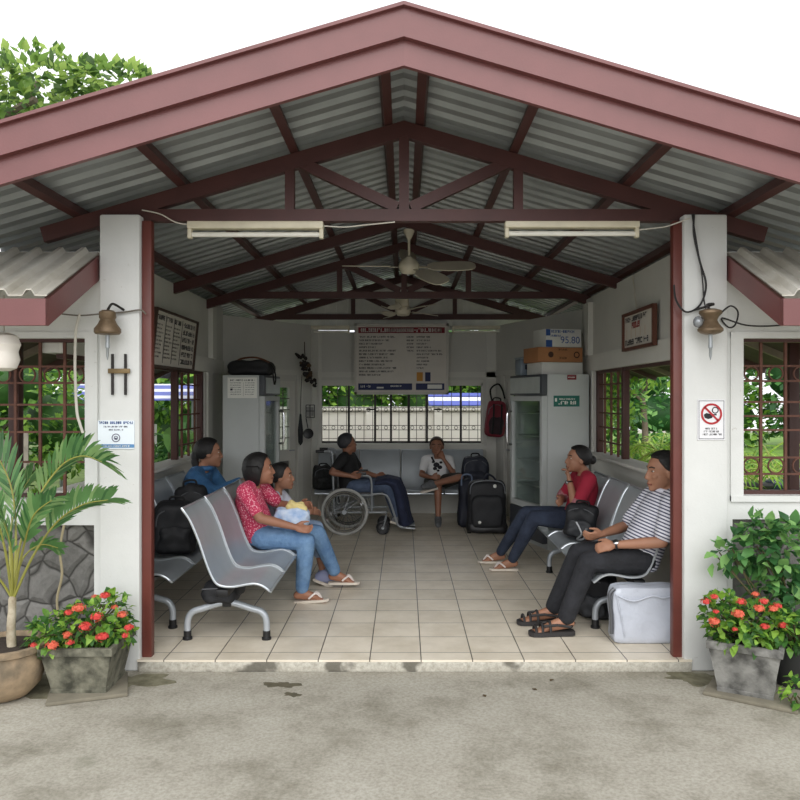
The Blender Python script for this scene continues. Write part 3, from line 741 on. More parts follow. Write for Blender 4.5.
o = px(697.5, 440, 4.446); w, h = .160, .236
t = thing('no_smoking_sign', 'white no smoking sign on the right pillar', 'sign', px(711, 440, 4.446))
b = MB(); b.box(o+ux*w/2+uz*h/2, (w, .005, h), None); b.build('board', mat('sign_white', (226, 226, 228), .4, 0, .03), t)
q = o+n*.004; b = MB(); cx, cz = .08, .152
for x0, x1, z0, z1 in ((.006, w-.006, .006, .009), (.006, w-.006, h-.009, h-.006), (.006, .009, .006, h-.006), (w-.009, w-.006, .006, h-.006)): rect(b, q, ux, uz, x0, x1, z0, z1)
b.build('border_line', mat('print_slate', (70, 72, 84), .7), t, recalc=False)
b = MB(); b.add([q+ux*(cx+a)+uz*(cz+c) for a, c in ((-.045, -.004), (-.04, -.022), (-.02, -.03), (.004, -.024), (.008, -.012), (-.006, .0), (-.03, .006))], [tuple(range(7))])
ring(b, q, ux, uz, cx+.022, cz+.022, .014, .02, 16); rect(b, q, ux, uz, cx-.004, cx+.03, cz-.008, cz+.0)
for k, (fl_) in enumerate((.7, .8, .95)): glyphs(b, q, ux, uz, .03+.006*(2-k), .15, .062-.017*k, .010, rr, True, .7, fl_)
b.build('lettering', mat('print_black', (24, 24, 30), .7), t, recalc=False)
b = MB(); q2 = q+n*.001; ring(b, q2, ux, uz, cx, cz, .050, .062, 36); d = V((.707, 0, -.707)); e = V((.707, 0, .707)); cc = q2+ux*cx+uz*cz
b.add([cc-d*.055-e*.006, cc+d*.055-e*.006, cc+d*.055+e*.006, cc-d*.055+e*.006], [(0, 1, 2, 3)]); b.build('red_ring', RED, t, recalc=False)

# iron rack shaped like an H on the left pillar
t = thing('wall_rack', 'rusty iron H-shaped rack on the left pillar', 'rack', px(119, 374, 4.44))
for x in (112.5, 125.5):
    b = MB(); b.beam(px(x, 354, 4.435), px(x, 395, 4.435), .013, .012, (0, 1, 0)); b.build('upright', mat('black_iron', (44, 40, 38), .6, .3, .2), t)
b = MB(); b.box(px(119, 371, 4.428), (.128, .012, .028), None, .003); b.build('crossbar', mat('aged_brass', (128, 108, 74), .55, .4, .3, 20), t)

# old bell-shaped yard lamps on the pillars
LAMP = mat('tarnished_bronze', (128, 108, 84), .5, .45, .35, 18, .2, 60)
def yard_lamp(cx, label, s):
    p = px(cx, 331, 4.34); t = thing('bell_lamp', label, 'lamp', p, 0, 'bell-shaped lamps on the pillars')
    b = MB()
    prof = [(.0, .118), (.03, .118), (.046, .108), (.046, .075), (.040, .066), (.052, .04), (.073, .012), (.074, -.008), (.066, -.018), (.03, -.022), (0, -.022)] if s < 0 else \
           [(.0, .125), (.035, .125), (.062, .115), (.064, .1), (.044, .08), (.036, .06), (.046, .04), (.070, .012), (.070, .0), (.055, -.012), (.03, -.02), (0, -.02)]
    b.lathe(list(reversed(prof)), p, 22); b.build('lamp_housing', LAMP, t)
    b = MB(); b.lathe([(.002, -.165), (.008, -.14), (.009, -.10), (.013, -.095), (.011, -.06), (.012, -.02)], p, 10); b.build('spike', STEEL, t)
    b = MB(); b.tube(smooth_path([p+V((0, 0, .118)), p+V((-.02*s, 0, .15)), p+V((.03, .03, .155)), p+V((.06*-s, .09, .13))], 4), .007, 6); b.tube([p+V((0, .03, .09)), p+V((0, .105, .09))], .012, 8); b.build('bracket', mat('black_iron', (44, 40, 38)), t)
    return t
yard_lamp(107.5, 'bronze bell-shaped lamp with a spike on the left pillar', -1)
tR = yard_lamp(710.5, 'bronze spool-shaped lamp with a spike on the right pillar', 1)
b = MB(); p = px(698, 322, 4.34); b.ell(p, (.028, .028, .034), rotz(.3), 2); b.build('lamp_bulb', mat('grey_glass_bulb', (150, 154, 158), .15, .3), tR)

# cables
CAB = mat('white_cable', (206, 202, 190), .6); CABK = mat('black_cable', (34, 32, 32), .6)
def cable(name, label, pts, r, m, n=6):
    b = MB(); b.tube(smooth_path(pts, n), r, 6); return single(b, name, m, label, 'cable')
cable('hanging_cable', 'thick white cable hanging down in front of the left window', [px(80, 314, 4.44), px(76, 330, 4.43), px(75, 360, 4.44), px(75.5, 385, 4.44), px(77, 412, 4.44), px(80, 424, 4.44), px(83, 433, 4.44)], .008, CAB)
cable('wall_cable', 'thin grey cable strung along the left pillar behind the lamp', [px(62, 314, 4.45), px(80, 315.5, 4.44), px(100, 314, 4.43), px(125, 312, 4.43), px(140, 310, 4.43), px(146, 314, 4.45)], .005, mat('grey_cable', (110, 104, 94), .6))
cable('wall_cable', 'black cable looped over the right pillar', [px(694, 214, 4.44), px(694, 235, 4.43), px(700, 262, 4.425), px(706, 285, 4.42), px(700, 305, 4.42), px(686, 312, 4.42), px(676, 300, 4.44), px(674, 285, 4.46)], .006, CABK)
cable('wall_cable', 'second black cable hanging beside the looped one on the right pillar', [px(692, 214, 4.43), px(697, 245, 4.42), px(702, 275, 4.415), px(704, 300, 4.41), px(707, 313, 4.39)], .004, CABK)
cable('wall_cable', 'dark cable running from the right lamp across the white wall', [px(718, 316, 4.40), px(730, 306, 4.42), px(738, 312, 4.44), px(735, 325, 4.45), px(728, 327, 4.44), px(722, 318, 4.43), px(745, 325, 4.46), px(770, 326, 4.47), px(800, 323, 4.48)], .005, CABK)
cable('roof_cable', 'pale wire from the left tube light up to the truss', [px(142, 210, 4.5), px(160, 214, 4.49), px(175, 222, 4.5), px(189, 225, 4.55)], .004, CAB)
cable('roof_cable', 'pale wire sagging from the left tube light towards the fan', [px(324, 226, 4.53), px(345, 227, 4.52), px(365, 225, 4.52), px(395, 222, 4.52)], .004, CAB)
cable('roof_cable', 'pale wire from the right tube light to the right pillar', [px(638, 230, 4.54), px(655, 228, 4.5), px(668, 226, 4.48), px(690, 218, 4.44)], .004, CAB)

# ================================================================== tube lights
def tube_light(cx, cy, d, L, label, rz=0):
    p = px(cx, cy, d); t = thing('tube_light', label, 'light', p, 0, 'fluorescent tube lights')
    b = MB(); b.box(p+V((0, .0, .02)), (L, .07, .045), None, .006); b.build('housing', CREAM, t)
    for s in (-1, 1):
        b = MB(); b.box(p+V((s*(L/2-.012), -.005, -.03)), (.024, .04, .06), None, .005); b.build('lampholder', CREAM, t)
    b = MB(); b.tube([p+V((-L/2+.024, -.005, -.035)), p+V((L/2-.024, -.005, -.035))], .015, 10); b.build('tube', mat('unlit_white_tube', (232, 230, 220), .25), t)
    for s in (-.3, .3):
        b = MB(); b.tube([p+V((s*L, 0, .04)), p+V((s*L, 0, .085 if d < 6 else .06))], .004, 5); b.build('hanger', CREAM, t)
tube_light(256, 229, 4.56, .81, 'unlit tube light under the left of the front truss')
tube_light(571.5, 228, 4.56, .80, 'unlit tube light under the right of the front truss')
tube_light(314, 329, 10.03, .94, 'unlit tube light on the back wall left of the notice board')
tube_light(487, 329, 10.03, .92, 'unlit tube light on the back wall right of the notice board')

# ================================================================== ceiling fans
FANW = mat('cream_fan_blade', (214, 206, 186), .45, 0, .15, 5)
def fan(p, angs, L, label, top, tilt=.27):
    p = V(p); t = thing('ceiling_fan', label, 'fan', p, 0, 'cream ceiling fans')
    b = MB(); b.tube([p+V((0, 0, .05)), V((p.x, p.y, top))], .012, 10); b.lathe([(.016, -.09), (.05, -.02), (.05, 0)], (p.x, p.y, top), 16); b.build('down_rod', FANW, t)
    b = MB(); b.lathe([(.02, -.055), (.07, -.05), (.088, -.02), (.095, .02), (.08, .05), (.035, .085), (.018, .10)], p, 24, Matrix.Rotation(tilt, 3, 'X')); b.build('motor', FANW, t)
    for a in angs:
        rot = Matrix.Rotation(tilt, 3, 'X') @ Matrix.Rotation(a, 3, 'Z') @ Matrix.Rotation(math.radians(14), 3, 'X'); b = MB()
        prof = [(.17, .035), (.22, .068), (.35, .085), (.48, .085), (L-.04, .07), (L-.01, .045), (L, .02)]
        poly = [(x, w) for x, w in prof]+[(x, -w) for x, w in reversed(prof)]
        b.prism(poly, p+V((0, 0, .0)), rot @ V((1, 0, 0)), rot @ V((0, 1, 0)), rot @ V((0, 0, 1)), .008)
        b.box(p+rot @ V((.13, 0, -.002)), (.12, .03, .006), rot); b.build('blade', FANW, t)
fan(px(409, 267, 6.95), [math.radians(a) for a in (3, 92, 178, 300)], .61, 'nearer cream ceiling fan hanging under the rafters', 3.06, .43)
fan(px(403, 311, 8.9), [math.radians(a) for a in (40, 130, 250, 310)], .36, 'farther cream ceiling fan above the notice board', 3.08, -.06)
b = MB(); p = px(402, 299, 8.78); 
fanbox = thing('junction_box', 'cream square box beneath the middle truss beside the farther fan', 'junction box', p-V((0, 0, .09)))
b.box(p, (.16, .05, .17), None, .015); b.build('box_body', CREAM, fanbox); b = MB(); b.tube([p+V((0, .03, .08)), p+V((0, .09, .5))], .01, 8); b.build('bracket', CREAM, fanbox)
# ================================================================== people
def skin_mat(name, c): return mat(name, c, .55, 0, .10, 9, .05, 120)
HAIRM = mat('black_hair', (20, 17, 16), .6, 0, .4, 40, .35, 90)
def chain(b, pts, rs, n=12):
    pts = [V(p) for p in pts]
    for p, r in zip(pts, rs): b.ell(p, (r, r, r), None, 2)
    for i in range(len(pts)-1):
        if (pts[i+1]-pts[i]).length > 1e-4: b.tube([pts[i], pts[i+1]], [rs[i], rs[i+1]], n)
def fuse(b, name, m, parent, voxel=.008, it=4, fac=.5):
    off = ROOTLOC[parent.name]; me = bpy.data.meshes.new('tmp'); me.from_pydata([tuple(p-off) for p in b.v], [], b.f)
    bb = bmesh.new(); bb.from_mesh(me); bmesh.ops.recalc_face_normals(bb, faces=bb.faces[:]); bb.to_mesh(me); bb.free()
    o = bpy.data.objects.new('tmp', me); C.objects.link(o)
    md = o.modifiers.new('r', 'REMESH'); md.mode = 'VOXEL'; md.voxel_size = voxel
    sm = o.modifiers.new('s', 'SMOOTH'); sm.factor = fac; sm.iterations = it
    bpy.context.view_layer.update()
    nm = bpy.data.meshes.new_from_object(o.evaluated_get(bpy.context.evaluated_depsgraph_get())); nm.name = name
    bpy.data.objects.remove(o); bpy.data.meshes.remove(me)
    nm.materials.clear(); nm.materials.append(m); nm.polygons.foreach_set('use_smooth', [True]*len(nm.polygons))
    r = bpy.data.objects.new(name, nm); C.objects.link(r); r.parent = parent; ROOTLOC[r.name] = off
    return r
def lerp(a, b, t): return V(a)*(1-t)+V(b)*t
def torso_rings(pel, chest, neck, side, s=1., inf=0., bottom=True, belly=0.):
    pel, chest, neck = V(pel), V(chest), V(neck); side = V(side).normalized()
    path = smooth_path([pel-(chest-pel)*.22, pel, lerp(pel, chest, .5), chest, neck], 4)
    N = len(path); prof = [(0, .125, .085), (.14, .155, .112), (.28, .150, .112), (.45, .128, .096+belly), (.62, .140, .102), (.76, .158, .096), (.86, .150, .078), (.93, .105, .062), (1, .056, .052)]
    rings = []
    for i, p in enumerate(path):
        t = i/(N-1); k = max(j for j in range(len(prof)-1) if prof[j][0] <= t+1e-9); k = min(k, len(prof)-2)
        a, c = prof[k], prof[k+1]; q = (t-a[0])/(c[0]-a[0]); w = (a[1]*(1-q)+c[1]*q)*s+inf; d = (a[2]*(1-q)+c[2]*q)*s+inf
        tan = (path[min(i+1, N-1)]-path[max(i-1, 0)]).normalized(); f = tan.cross(side).normalized(); sd = f.cross(tan).normalized()
        rings.append([p+sd*w*math.cos(2*PI*j/20)+f*d*math.sin(2*PI*j/20) for j in range(20)])
    return rings
def hand(b, w, dr, th, curl=.5, s=1.):
    """wrist w, finger direction dr, thumb side th; palm faces dr x th; fingers curl towards the palm"""
    w = V(w); dr = V(dr).normalized(); th = V(th); th = (th-dr*th.dot(dr)).normalized(); pn = dr.cross(th).normalized()
    rot = Matrix((dr, th, pn)).transposed(); b.ell(w+dr*.042*s, (.048*s, .036*s, .016*s), rot, 2)
    chain(b, [w, w+dr*.03*s], [.023*s, .02*s])
    for k, (off, ln) in enumerate(((.026, .066), (.009, .074), (-.009, .070), (-.025, .056))):
        p = w+dr*.072*s+th*off*s; a = dr+th*off*1.2; pts = [p-a.normalized()*.02*s]; rs = [.0095*s]
        ang = 0
        for j, fr in enumerate((.42, .32, .26)):
            pts.append(p); rs.append((.0092-.0007*j)*s); ang += curl*(.35 if j == 0 else .75)
            v = (a.normalized()*math.cos(ang)-pn*(-1)*math.sin(ang)); p = p+v*ln*fr*s
        pts.append(p); rs.append(.0072*s); chain(b, pts, rs, 8)
    p0 = w+dr*.02*s+th*.02*s; p1 = w+dr*.045*s+th*.045*s+pn*.008*s; p2 = p1+(dr*.9+th*.25+pn*.35*curl).normalized()*.03*s; p3 = p2+(dr+pn*.5*curl).normalized()*.022*s
    chain(b, [p0, p1, p2, p3], [.013*s, .011*s, .0095*s, .008*s], 8)
def foot(b, ank, toe, s=1.):
    """bare foot from the ankle to the toe tip (both near the sole)"""
    ank, toe = V(ank), V(toe); d = (toe-ank); d.normalize(); sd = d.cross(V((0, 0, 1))).normalized(); L = (toe-ank).length
    heel = ank-d*.035*s-V((0, 0, .028*s)); ball = toe-d*.05*s; ball.z = toe.z
    chain(b, [ank, heel], [.034*s, .031*s]); chain(b, [ank, lerp(ank, ball, .5)+V((0, 0, .002)), ball], [.033*s, .031*s, .022*s]); chain(b, [heel, ball], [.03*s, .02*s])
    rot = Matrix((d, sd, sd.cross(d))).transposed(); b.ell(ball, (.04*s, .042*s, .018*s), rot, 2)
    for k, (o, l, r) in enumerate(((.030, .045, .0125), (.013, .046, .010), (-.002, .041, .0095), (-.016, .035, .009), (-.029, .027, .0085))):
        q = ball+sd*o*s+d*.02*s; chain(b, [q, q+d*l*.8*s], [r*s, r*.9*s], 8)
def head_mesh(b, c, f, u, hs, ears=True):
    f = V(f).normalized(); u = V(u); u = (u-f*u.dot(f)).normalized(); r = f.cross(u); rot = Matrix((f, r, u)).transposed()
    P = lambda a, s_, z: V(c)+(f*a+r*s_+u*z)*hs
    b.ell(P(-.012, 0, .024), (.096*hs, .078*hs, .084*hs), rot); b.ell(P(.022, 0, -.03), (.070*hs, .062*hs, .072*hs), rot)
    b.ell(P(.045, 0, -.068), (.040*hs, .042*hs, .034*hs), rot, 2); b.ell(P(.070, 0, -.088), (.022*hs, .026*hs, .018*hs), rot, 2)
    b.ell(P(.062, 0, .030), (.024*hs, .052*hs, .014*hs), rot, 2)                    # brow
    for s_ in (-1, 1):
        b.ell(P(.062, s_*.036, -.020), (.022*hs, .022*hs, .018*hs), rot, 2)          # cheek
        if ears: b.ell(P(-.006, s_*.079, -.008), (.020*hs, .008*hs, .031*hs), rot, 2)         # ear
    b.tube([P(.080, 0, .014), P(.096, 0, -.022)], [.009*hs, .014*hs], 8); b.ell(P(.095, 0, -.026), (.015*hs, .017*hs, .011*hs), rot, 2)
    b.ell(P(.084, 0, -.056), (.014*hs, .026*hs, .008*hs), rot, 2); b.ell(P(.082, 0, -.069), (.014*hs, .022*hs, .008*hs), rot, 2)
    return P, rot
def sst(a, b, x): x = max(0, min(1, (x-a)/(b-a))); return x*x*(3-2*x)
def hair_mesh(style, c, f, u, hs, seed=1):
    f = V(f).normalized(); u = V(u); u = (u-f*u.dot(f)).normalized(); r = f.cross(u); b = MB()
    g = bmesh.new(); bmesh.ops.create_icosphere(g, subdivisions=5, radius=1); rd = random.Random(seed)
    for v in g.verts:
        a, s_, z = v.co.x, v.co.y, v.co.z
        edge = (.36+.34*z if style in ('bob', 'tied') else .34+(.40 if z > 0 else .80)*z)+.03*math.sin(14*s_)
        face = sst(edge-.10, edge+.12, a)*(1-sst(.58, .76, z))          # 1 inside the face
        zl = -.42-.38*sst(-.1, .35, -a); low = 1-sst(zl-.14, zl+.10, z) if style in ('short', 'bun', 'tied') else 0
        k = 1.0+.005*math.sin(30*s_+9*z)+.004*math.sin(23*a+17*z)
        k *= 1-.34*max(face, low*.85)
        x = V((a*.104, s_*(.096 if style == 'bob' else .089), z*.096))*k
        if style == 'bob':
            back = 1-sst(.05, .3, a)
            if z < 0: x.z -= .052*back*(-z)**.6; x.y *= 1+.16*back; x.x *= 1.0+.04*back
        v.co = V((x.x-.012, x.y, x.z+.026))
    M = Matrix.Translation(c) @ Matrix((f, r, u)).transposed().to_4x4() @ Matrix.Scale(hs, 4); b.bm(g, M)
    P = lambda a, s_, z: V(c)+(f*a+r*s_+u*z)*hs
    if style == 'bun': b.ell(P(-.118, 0, .0), (.034*hs, .034*hs, .036*hs), None, 3)
    if style == 'tied': b.ell(P(-.10, .0, -.03), (.03*hs, .03*hs, .05*hs), None, 3); b.tube(smooth_path([P(-.09, 0, -.02), P(-.10, 0, -.06), P(-.085, 0, -.11)], 4), [.028*hs]*8+[.014*hs], 10)
    return b
SOLE = mat('cream_sole', (214, 204, 190), .7, 0, .1)
def person(name, label, base, sk, pel, chest, neck, head, f, u, hs, side, shL, shR, arms, legs, ts=1., hairstyle='short', belly=0., voxel=.007, arm_r=1., leg_r=1., bare=True, hairm=None):
    """arms: [(shoulder, elbow, wrist, hand dir, thumb dir, curl)]; legs: [(hip, knee, ankle, toe)]"""
    t = thing(name, label, 'person', base); b = MB()
    P, rot = head_mesh(b, V(head), f, u, hs, hairstyle != 'bob')
    chain(b, [neck, lerp(neck, V(head)-V(u)*.06*hs-V(f)*.015, .5), V(head)-V(u)*.05*hs-V(f).normalized()*.02], [.055*ts, .046*ts, .05*ts])
    b.loft(torso_rings(pel, chest, neck, side, ts, 0, True, belly))
    for sh, el, wr, hd, th, cu in arms:
        mid = lerp(sh, el, .45); fm = lerp(el, wr, .35)
        chain(b, [lerp(sh, neck, .35), sh, mid, el, fm, wr], [v*arm_r for v in (.045, .055, .047, .037, .037, .024)])
        hand(b, wr, hd, th, cu, 1.02*(arm_r**.5))
    for hp, kn, an, toe in legs:
        chain(b, [hp, lerp(hp, kn, .5), kn, lerp(kn, an, .35), an], [v*leg_r for v in (.082, .074, .054, .050, .034)])
        if bare: foot(b, an, toe, 1.)
    body = fuse(b, 'body', sk, t, voxel)
    e = MB(); ew = []
    for s_ in (-1, 1): e.ell(P(.0650, s_*.031, .012), (.0098*hs, .013*hs, .006*hs), rot, 2)
    eo = e.build('eyes', mat('eye_white', (206, 200, 192), .3), t)
    e = MB()
    for s_ in (-1, 1): e.ell(P(.0722, s_*.031, .012), (.0042*hs, .0072*hs, .0058*hs), rot, 2)
    e.build('pupils', mat('dark_pupil', (22, 16, 14), .2), eo)
    e = MB()
    for s_ in (-1, 1): e.tube([P(.080, s_*.014, .031), P(.076, s_*.032, .036), P(.064, s_*.050, .031)], .0042*hs, 6)
    e.build('eyebrows', HAIRM, t)
    e = MB(); e.tube([P(.080, -.024, -.062), P(.092, -.008, -.060), P(.092, .008, -.060), P(.080, .024, -.062)], .0055*hs, 6); e.build('mouth', mat('lips', (128, 70, 62), .5), t)
    if hairstyle: hair_mesh(hairstyle, V(head), f, u, hs).build('hair', hairm or HAIRM, t)
    return t
def shirt(t, m, pel, chest, neck, side, arms, ts=1., belly=0., sleeve=.5, inf=.013, name='shirt', drop=0., collar=None, voxel=.008):
    b = MB(); rg = torso_rings(V(pel), chest, neck, side, ts, inf, True, belly)
    b.loft(rg[:-1])
    for sh, el, wr, *_ in arms:
        pts = [lerp(sh, neck, .45), V(sh)]; rs = [.058*ts, .069*ts]
        if sleeve <= 1: pts += [lerp(sh, el, sleeve)]; rs += [.058*ts]
        else: pts += [lerp(sh, el, .5), V(el), lerp(el, wr, sleeve-1)]; rs += [.062*ts, .056*ts, .043*ts]
        chain(b, pts, rs)
    return fuse(b, name, m, t, voxel, 5)
def trousers(t, m, pel, chest, legs, side, ts=1., to=1., inf=.013, cuff=.05, name='trousers', leg_r=1., voxel=.008):
    b = MB(); rg = torso_rings(pel, chest, lerp(pel, chest, 1.5), side, ts, inf+.001)
    b.loft(rg[:7])
    for hp, kn, an, toe in legs:
        pts = [V(hp), lerp(hp, kn, .5), V(kn)]; rs = [.094*leg_r, .085*leg_r, .068*leg_r]
        if to > 0: pts += [lerp(kn, an, .4), lerp(kn, an, to)]; rs += [.064*leg_r, cuff]
        else: pts[-1] = lerp(hp, kn, 1+to); pts[1] = lerp(hp, pts[-1], .5)
        chain(b, pts, rs)
    return fuse(b, name, m, t, voxel, 5)
def flipflop(t, an, toe, sole_m, strap_m, th=.018, w=1., wide=False):
    an, toe = V(an), V(toe); d = V((toe.x-an.x, toe.y-an.y, 0)); L = d.length; d.normalize(); sd = d.cross(V((0, 0, 1)))
    slope = (toe.z-(an.z-.058))/max(L, .01); dz = V((0, 0, min(.3, max(-.3, slope)))); dd = (d+dz).normalized(); up = sd.cross(dd)
    o = V((an.x, an.y, an.z-.062))-d*.06; LL = L+.09
    pr = [(0, .024), (.06, .034), (.4, .034), (.7, .044), (.92, .040), (1, .016)]
    poly = [(x*LL, w_*w) for x, w_ in pr]+[(x*LL, -w_*w) for x, w_ in reversed(pr)]
    b = MB(); b.prism(poly, o-up*th, dd, sd, up, th); so = b.build('sandal', sole_m, t)
    b = MB()
    if wide:
        for x, hgt in ((.55, .062), (.72, .05), (.86, .036)):
            pts = [o+dd*x*LL+sd*.042*w*math.cos(a)+up*hgt*math.sin(a) for a in [PI*k/10 for k in range(11)]]; b.tube(pts, .0085, 6)
        for s_ in (-1, 1): b.tube([o+dd*.1*LL+sd*.034*s_+up*.03, o+dd*.4*LL+sd*.038*s_+up*.045, o+dd*.7*LL+sd*.04*s_+up*.04], .009, 6)
        b.tube([o+dd*.1*LL+sd*.034+up*.03, o-dd*.0+up*.045, o+dd*.1*LL-sd*.034+up*.03], .009, 6)
    else:
        tp = o+dd*.80*LL+up*.002
        for s_ in (-1, 1): b.tube(smooth_path([tp, o+dd*.66*LL+sd*.022*s_+up*.048, o+dd*.45*LL+sd*.037*s_+up*.014], 5), .0075, 6)
    b.build('sandal_strap', strap_m, so)
def shoe(t, an, toe, m, sole=SOLE):
    an, toe = V(an), V(toe); d = (toe-an); d.normalize(); b = MB(); heel = an-d*.035-V((0, 0, .028))
    ball = toe-d*.035; chain(b, [an+V((0, 0, .012)), heel], [.045, .042]); chain(b, [an, lerp(an, ball, .55), ball], [.044, .042, .036]); chain(b, [heel, ball], [.04, .036])
    so = fuse(b, 'shoe', m, t, .008, 3); s_ = MB(); sd = d.cross(V((0, 0, 1))).normalized(); up = sd.cross(d); o = heel-d*.04-up*.03
    L = (ball-heel).length+.085; pr = [(0, .025), (.08, .036), (.5, .036), (.8, .044), (1, .018)]; poly = [(x*L, w) for x, w in pr]+[(x*L, -w) for x, w in reversed(pr)]
    s_.prism(poly, o-up*.012, d, sd, up, .022); s_.build('shoe_sole', sole, so)
def watch(t, wr, el, face_dir, m_band, m_face):
    wr, el = V(wr), V(el); ax = (wr-el).normalized(); p = wr-ax*.012; n = V(face_dir); n = (n-ax*n.dot(ax)).normalized(); s2 = ax.cross(n)
    b = MB(); b.tube([p+(n*math.cos(a)+s2*math.sin(a))*.028 for a in [2*PI*k/16 for k in range(16)]], .007, 6, closed=True); w = b.build('wristwatch', m_band, t)
    b = MB(); rot = Matrix((ax, s2, n)).transposed(); b.lathe([(.018, 0), (.019, .006), (.015, .009)], p+n*.027, 14, rot); b.build('watch_face', m_face, w)

SK1 = skin_mat('warm_brown_skin', (158, 110, 86)); SK2 = skin_mat('tan_skin', (162, 116, 91)); SK3 = skin_mat('deep_tan_skin', (142, 98, 76))
DENIM = m_denim('light_blue_denim', (84, 118, 158), (120, 154, 190)); DARKDENIM = m_denim('dark_blue_denim', (36, 44, 62), (54, 64, 84))
BLACKCLOTH = m_denim('black_trouser_cloth', (28, 29, 33), (42, 43, 48)); NAVY = m_denim('navy_cloth', (30, 36, 58), (42, 50, 76))
Yv = V((0, 1, 0)); UP = V((0, 0, 1))

# ---- woman in pink (facing +X, near seats of the left row)
pel, chest, neck = (-1.09, 5.78, .50), (-1.17, 5.77, .76), (-1.14, 5.77, .885); side = (.15, -1, 0); hd = (-1.095, 5.77, .985)
arms = [((-1.17, 5.61, .835), (-1.045, 5.52, .655), (-.80, 5.56, .585), (.95, .25, -.25), (.1, .6, .8), .7),
        ((-1.12, 5.93, .835), (-.98, 6.02, .68), (-.80, 5.88, .69), (.9, -.4, .2), (0, -.3, 1), .7)]
legs = [((-1.05, 5.69, .485), (-.725, 5.66, .465), (-.765, 5.70, .07), (-.59, 5.69, .028)), ((-1.05, 5.87, .485), (-.68, 5.96, .47), (-.545, 6.10, .115), (-.385, 6.10, .06))]
t = person('person', 'woman in a pink floral top and blue jeans seated on the left row', (-1.09, 5.78, 0), SK1, pel, chest, neck, hd, (.96, .26, .02), (0, 0, 1), 1.10, side, None, None, arms, legs, .98, 'bob')
shirt(t, m_floral(), pel, chest, neck, side, arms, .98, .012, .72)
trousers(t, DENIM, pel, chest, legs, side, .98, .90, .012, .052)
for (h, k, a, to) in legs: flipflop(t, a, to, SOLE, mat('white_strap', (226, 216, 210), .5))

# ---- girl beside her
pel, chest, neck = (-1.05, 6.32, .475), (-1.07, 6.31, .65), (-1.045, 6.30, .755); side = (.05, -1, 0); hd = (-1.01, 6.29, .875)
arms = [((-1.06, 6.19, .705), (-.96, 6.10, .585), (-.83, 6.16, .60), (1, .1, .1), (0, .5, .8), .6), ((-1.03, 6.42, .705), (-.93, 6.48, .58), (-.80, 6.40, .57), (1, -.2, 0), (0, -.3, 1), .6)]
legs = [((-1.02, 6.25, .46), (-.73, 6.22, .445), (-.655, 6.20, .085), (-.52, 6.19, .035)), ((-1.02, 6.39, .46), (-.73, 6.40, .445), (-.65, 6.38, .085), (-.52, 6.37, .035))]
t = person('person', 'girl with black hair in a white top beside the woman in pink', (-1.05, 6.32, 0), SK2, pel, chest, neck, hd, (.97, .08, .0), (0, 0, 1), 1.0, side, None, None, arms, legs, .72, 'tied', arm_r=.75, leg_r=.75, bare=False)
shirt(t, mat('white_lilac_cotton', (214, 214, 228), .9, 0, .06, 8, .3, 20), pel, chest, neck, side, arms, .72, 0, .7)
trousers(t, mat('pale_blue_cotton', (150, 170, 200), .9, 0, .1), pel, chest, legs, side, .72, .5, .01, .05, 'shorts', .8)
for (h, k, a, to) in legs: shoe(t, a, to, mat('lilac_shoe', (150, 156, 190), .6))

# ---- person in blue jacket on the left wall bench
pel, chest, neck = (-1.74, 6.50, .50), (-1.76, 6.50, .80), (-1.72, 6.50, .935); side = (.1, -1, 0); hd = (-1.665, 6.50, 1.055)
arms = [((-1.74, 6.33, .865), (-1.55, 6.23, .745), (-1.345, 6.38, .835), (1, .3, .3), (-.2, .6, .8), .8), ((-1.70, 6.67, .875), (-1.57, 6.75, .68), (-1.40, 6.60, .76), (1, -.3, .2), (0, -.3, 1), .8)]
legs = [((-1.70, 6.41, .485), (-1.36, 6.39, .475), (-1.40, 6.39, .075), (-1.22, 6.39, .03)), ((-1.70, 6.59, .485), (-1.36, 6.62, .475), (-1.38, 6.62, .075), (-1.2, 6.62, .03))]
t = person('person', 'person in a blue denim jacket facing the left cooler', (-1.74, 6.5, 0), SK2, pel, chest, neck, hd, (.94, .30, -.05), (0, 0, 1), 1.12, side, None, None, arms, legs, 1.02, 'tied', voxel=.008, bare=False)
shirt(t, m_denim('blue_denim_jacket', (40, 84, 128), (66, 114, 158)), pel, chest, neck, side, arms, 1.04, .01, 1.85, .022, 'jacket')
trousers(t, DARKDENIM, pel, chest, legs, side, 1.0, .9)
for (h, k, a, to) in legs: shoe(t, a, to, mat('dark_shoe', (40, 38, 40), .6))
b = MB(); nk = V(neck); b.torus(nk+V((.004, 0, -.005)), .072, .022, 'Z', 20, 8); b.build('jacket_collar', mat('blue_denim_jacket', (56, 104, 150)), t)

# ---- man in striped shirt, right bench, facing -X
pel, chest, neck = (1.535, 4.985, .50), (1.665, 4.985, .785), (1.725, 4.985, .92); side = (-.05, 1, 0); hd = (1.695, 4.985, 1.045)
arms = [((1.69, 4.80, .855), (1.605, 4.735, .63), (1.335, 4.83, .595), (-.95, .25, -.22), (-.1, .5, .8), .75), ((1.68, 5.17, .855), (1.53, 5.25, .645), (1.315, 5.05, .625), (-.95, -.35, -.15), (-.1, -.6, .8), .75)]
legs = [((1.53, 4.89, .49), (1.185, 4.90, .475), (1.035, 4.90, .095), (.83, 4.89, .035)), ((1.53, 5.08, .49), (1.17, 5.12, .485), (1.00, 5.14, .095), (.79, 5.13, .035))]
t = person('person', 'man in a white and navy striped shirt and black trousers', (1.56, 4.985, 0), SK2, pel, chest, neck, hd, (-1, -.04, -.10), (.0, 0, 1), 1.16, side, None, None, arms, legs, 1.06, 'short', voxel=.006)
shirt(t, m_stripes('navy_striped_jersey', (.38, 0, .925), .0205, (222, 222, 228), (66, 68, 96), .58), pel, chest, neck, side, arms, 1.07, .012, .80, .014)
trousers(t, BLACKCLOTH, pel, chest, legs, side, 1.04, .93, .012, .058)
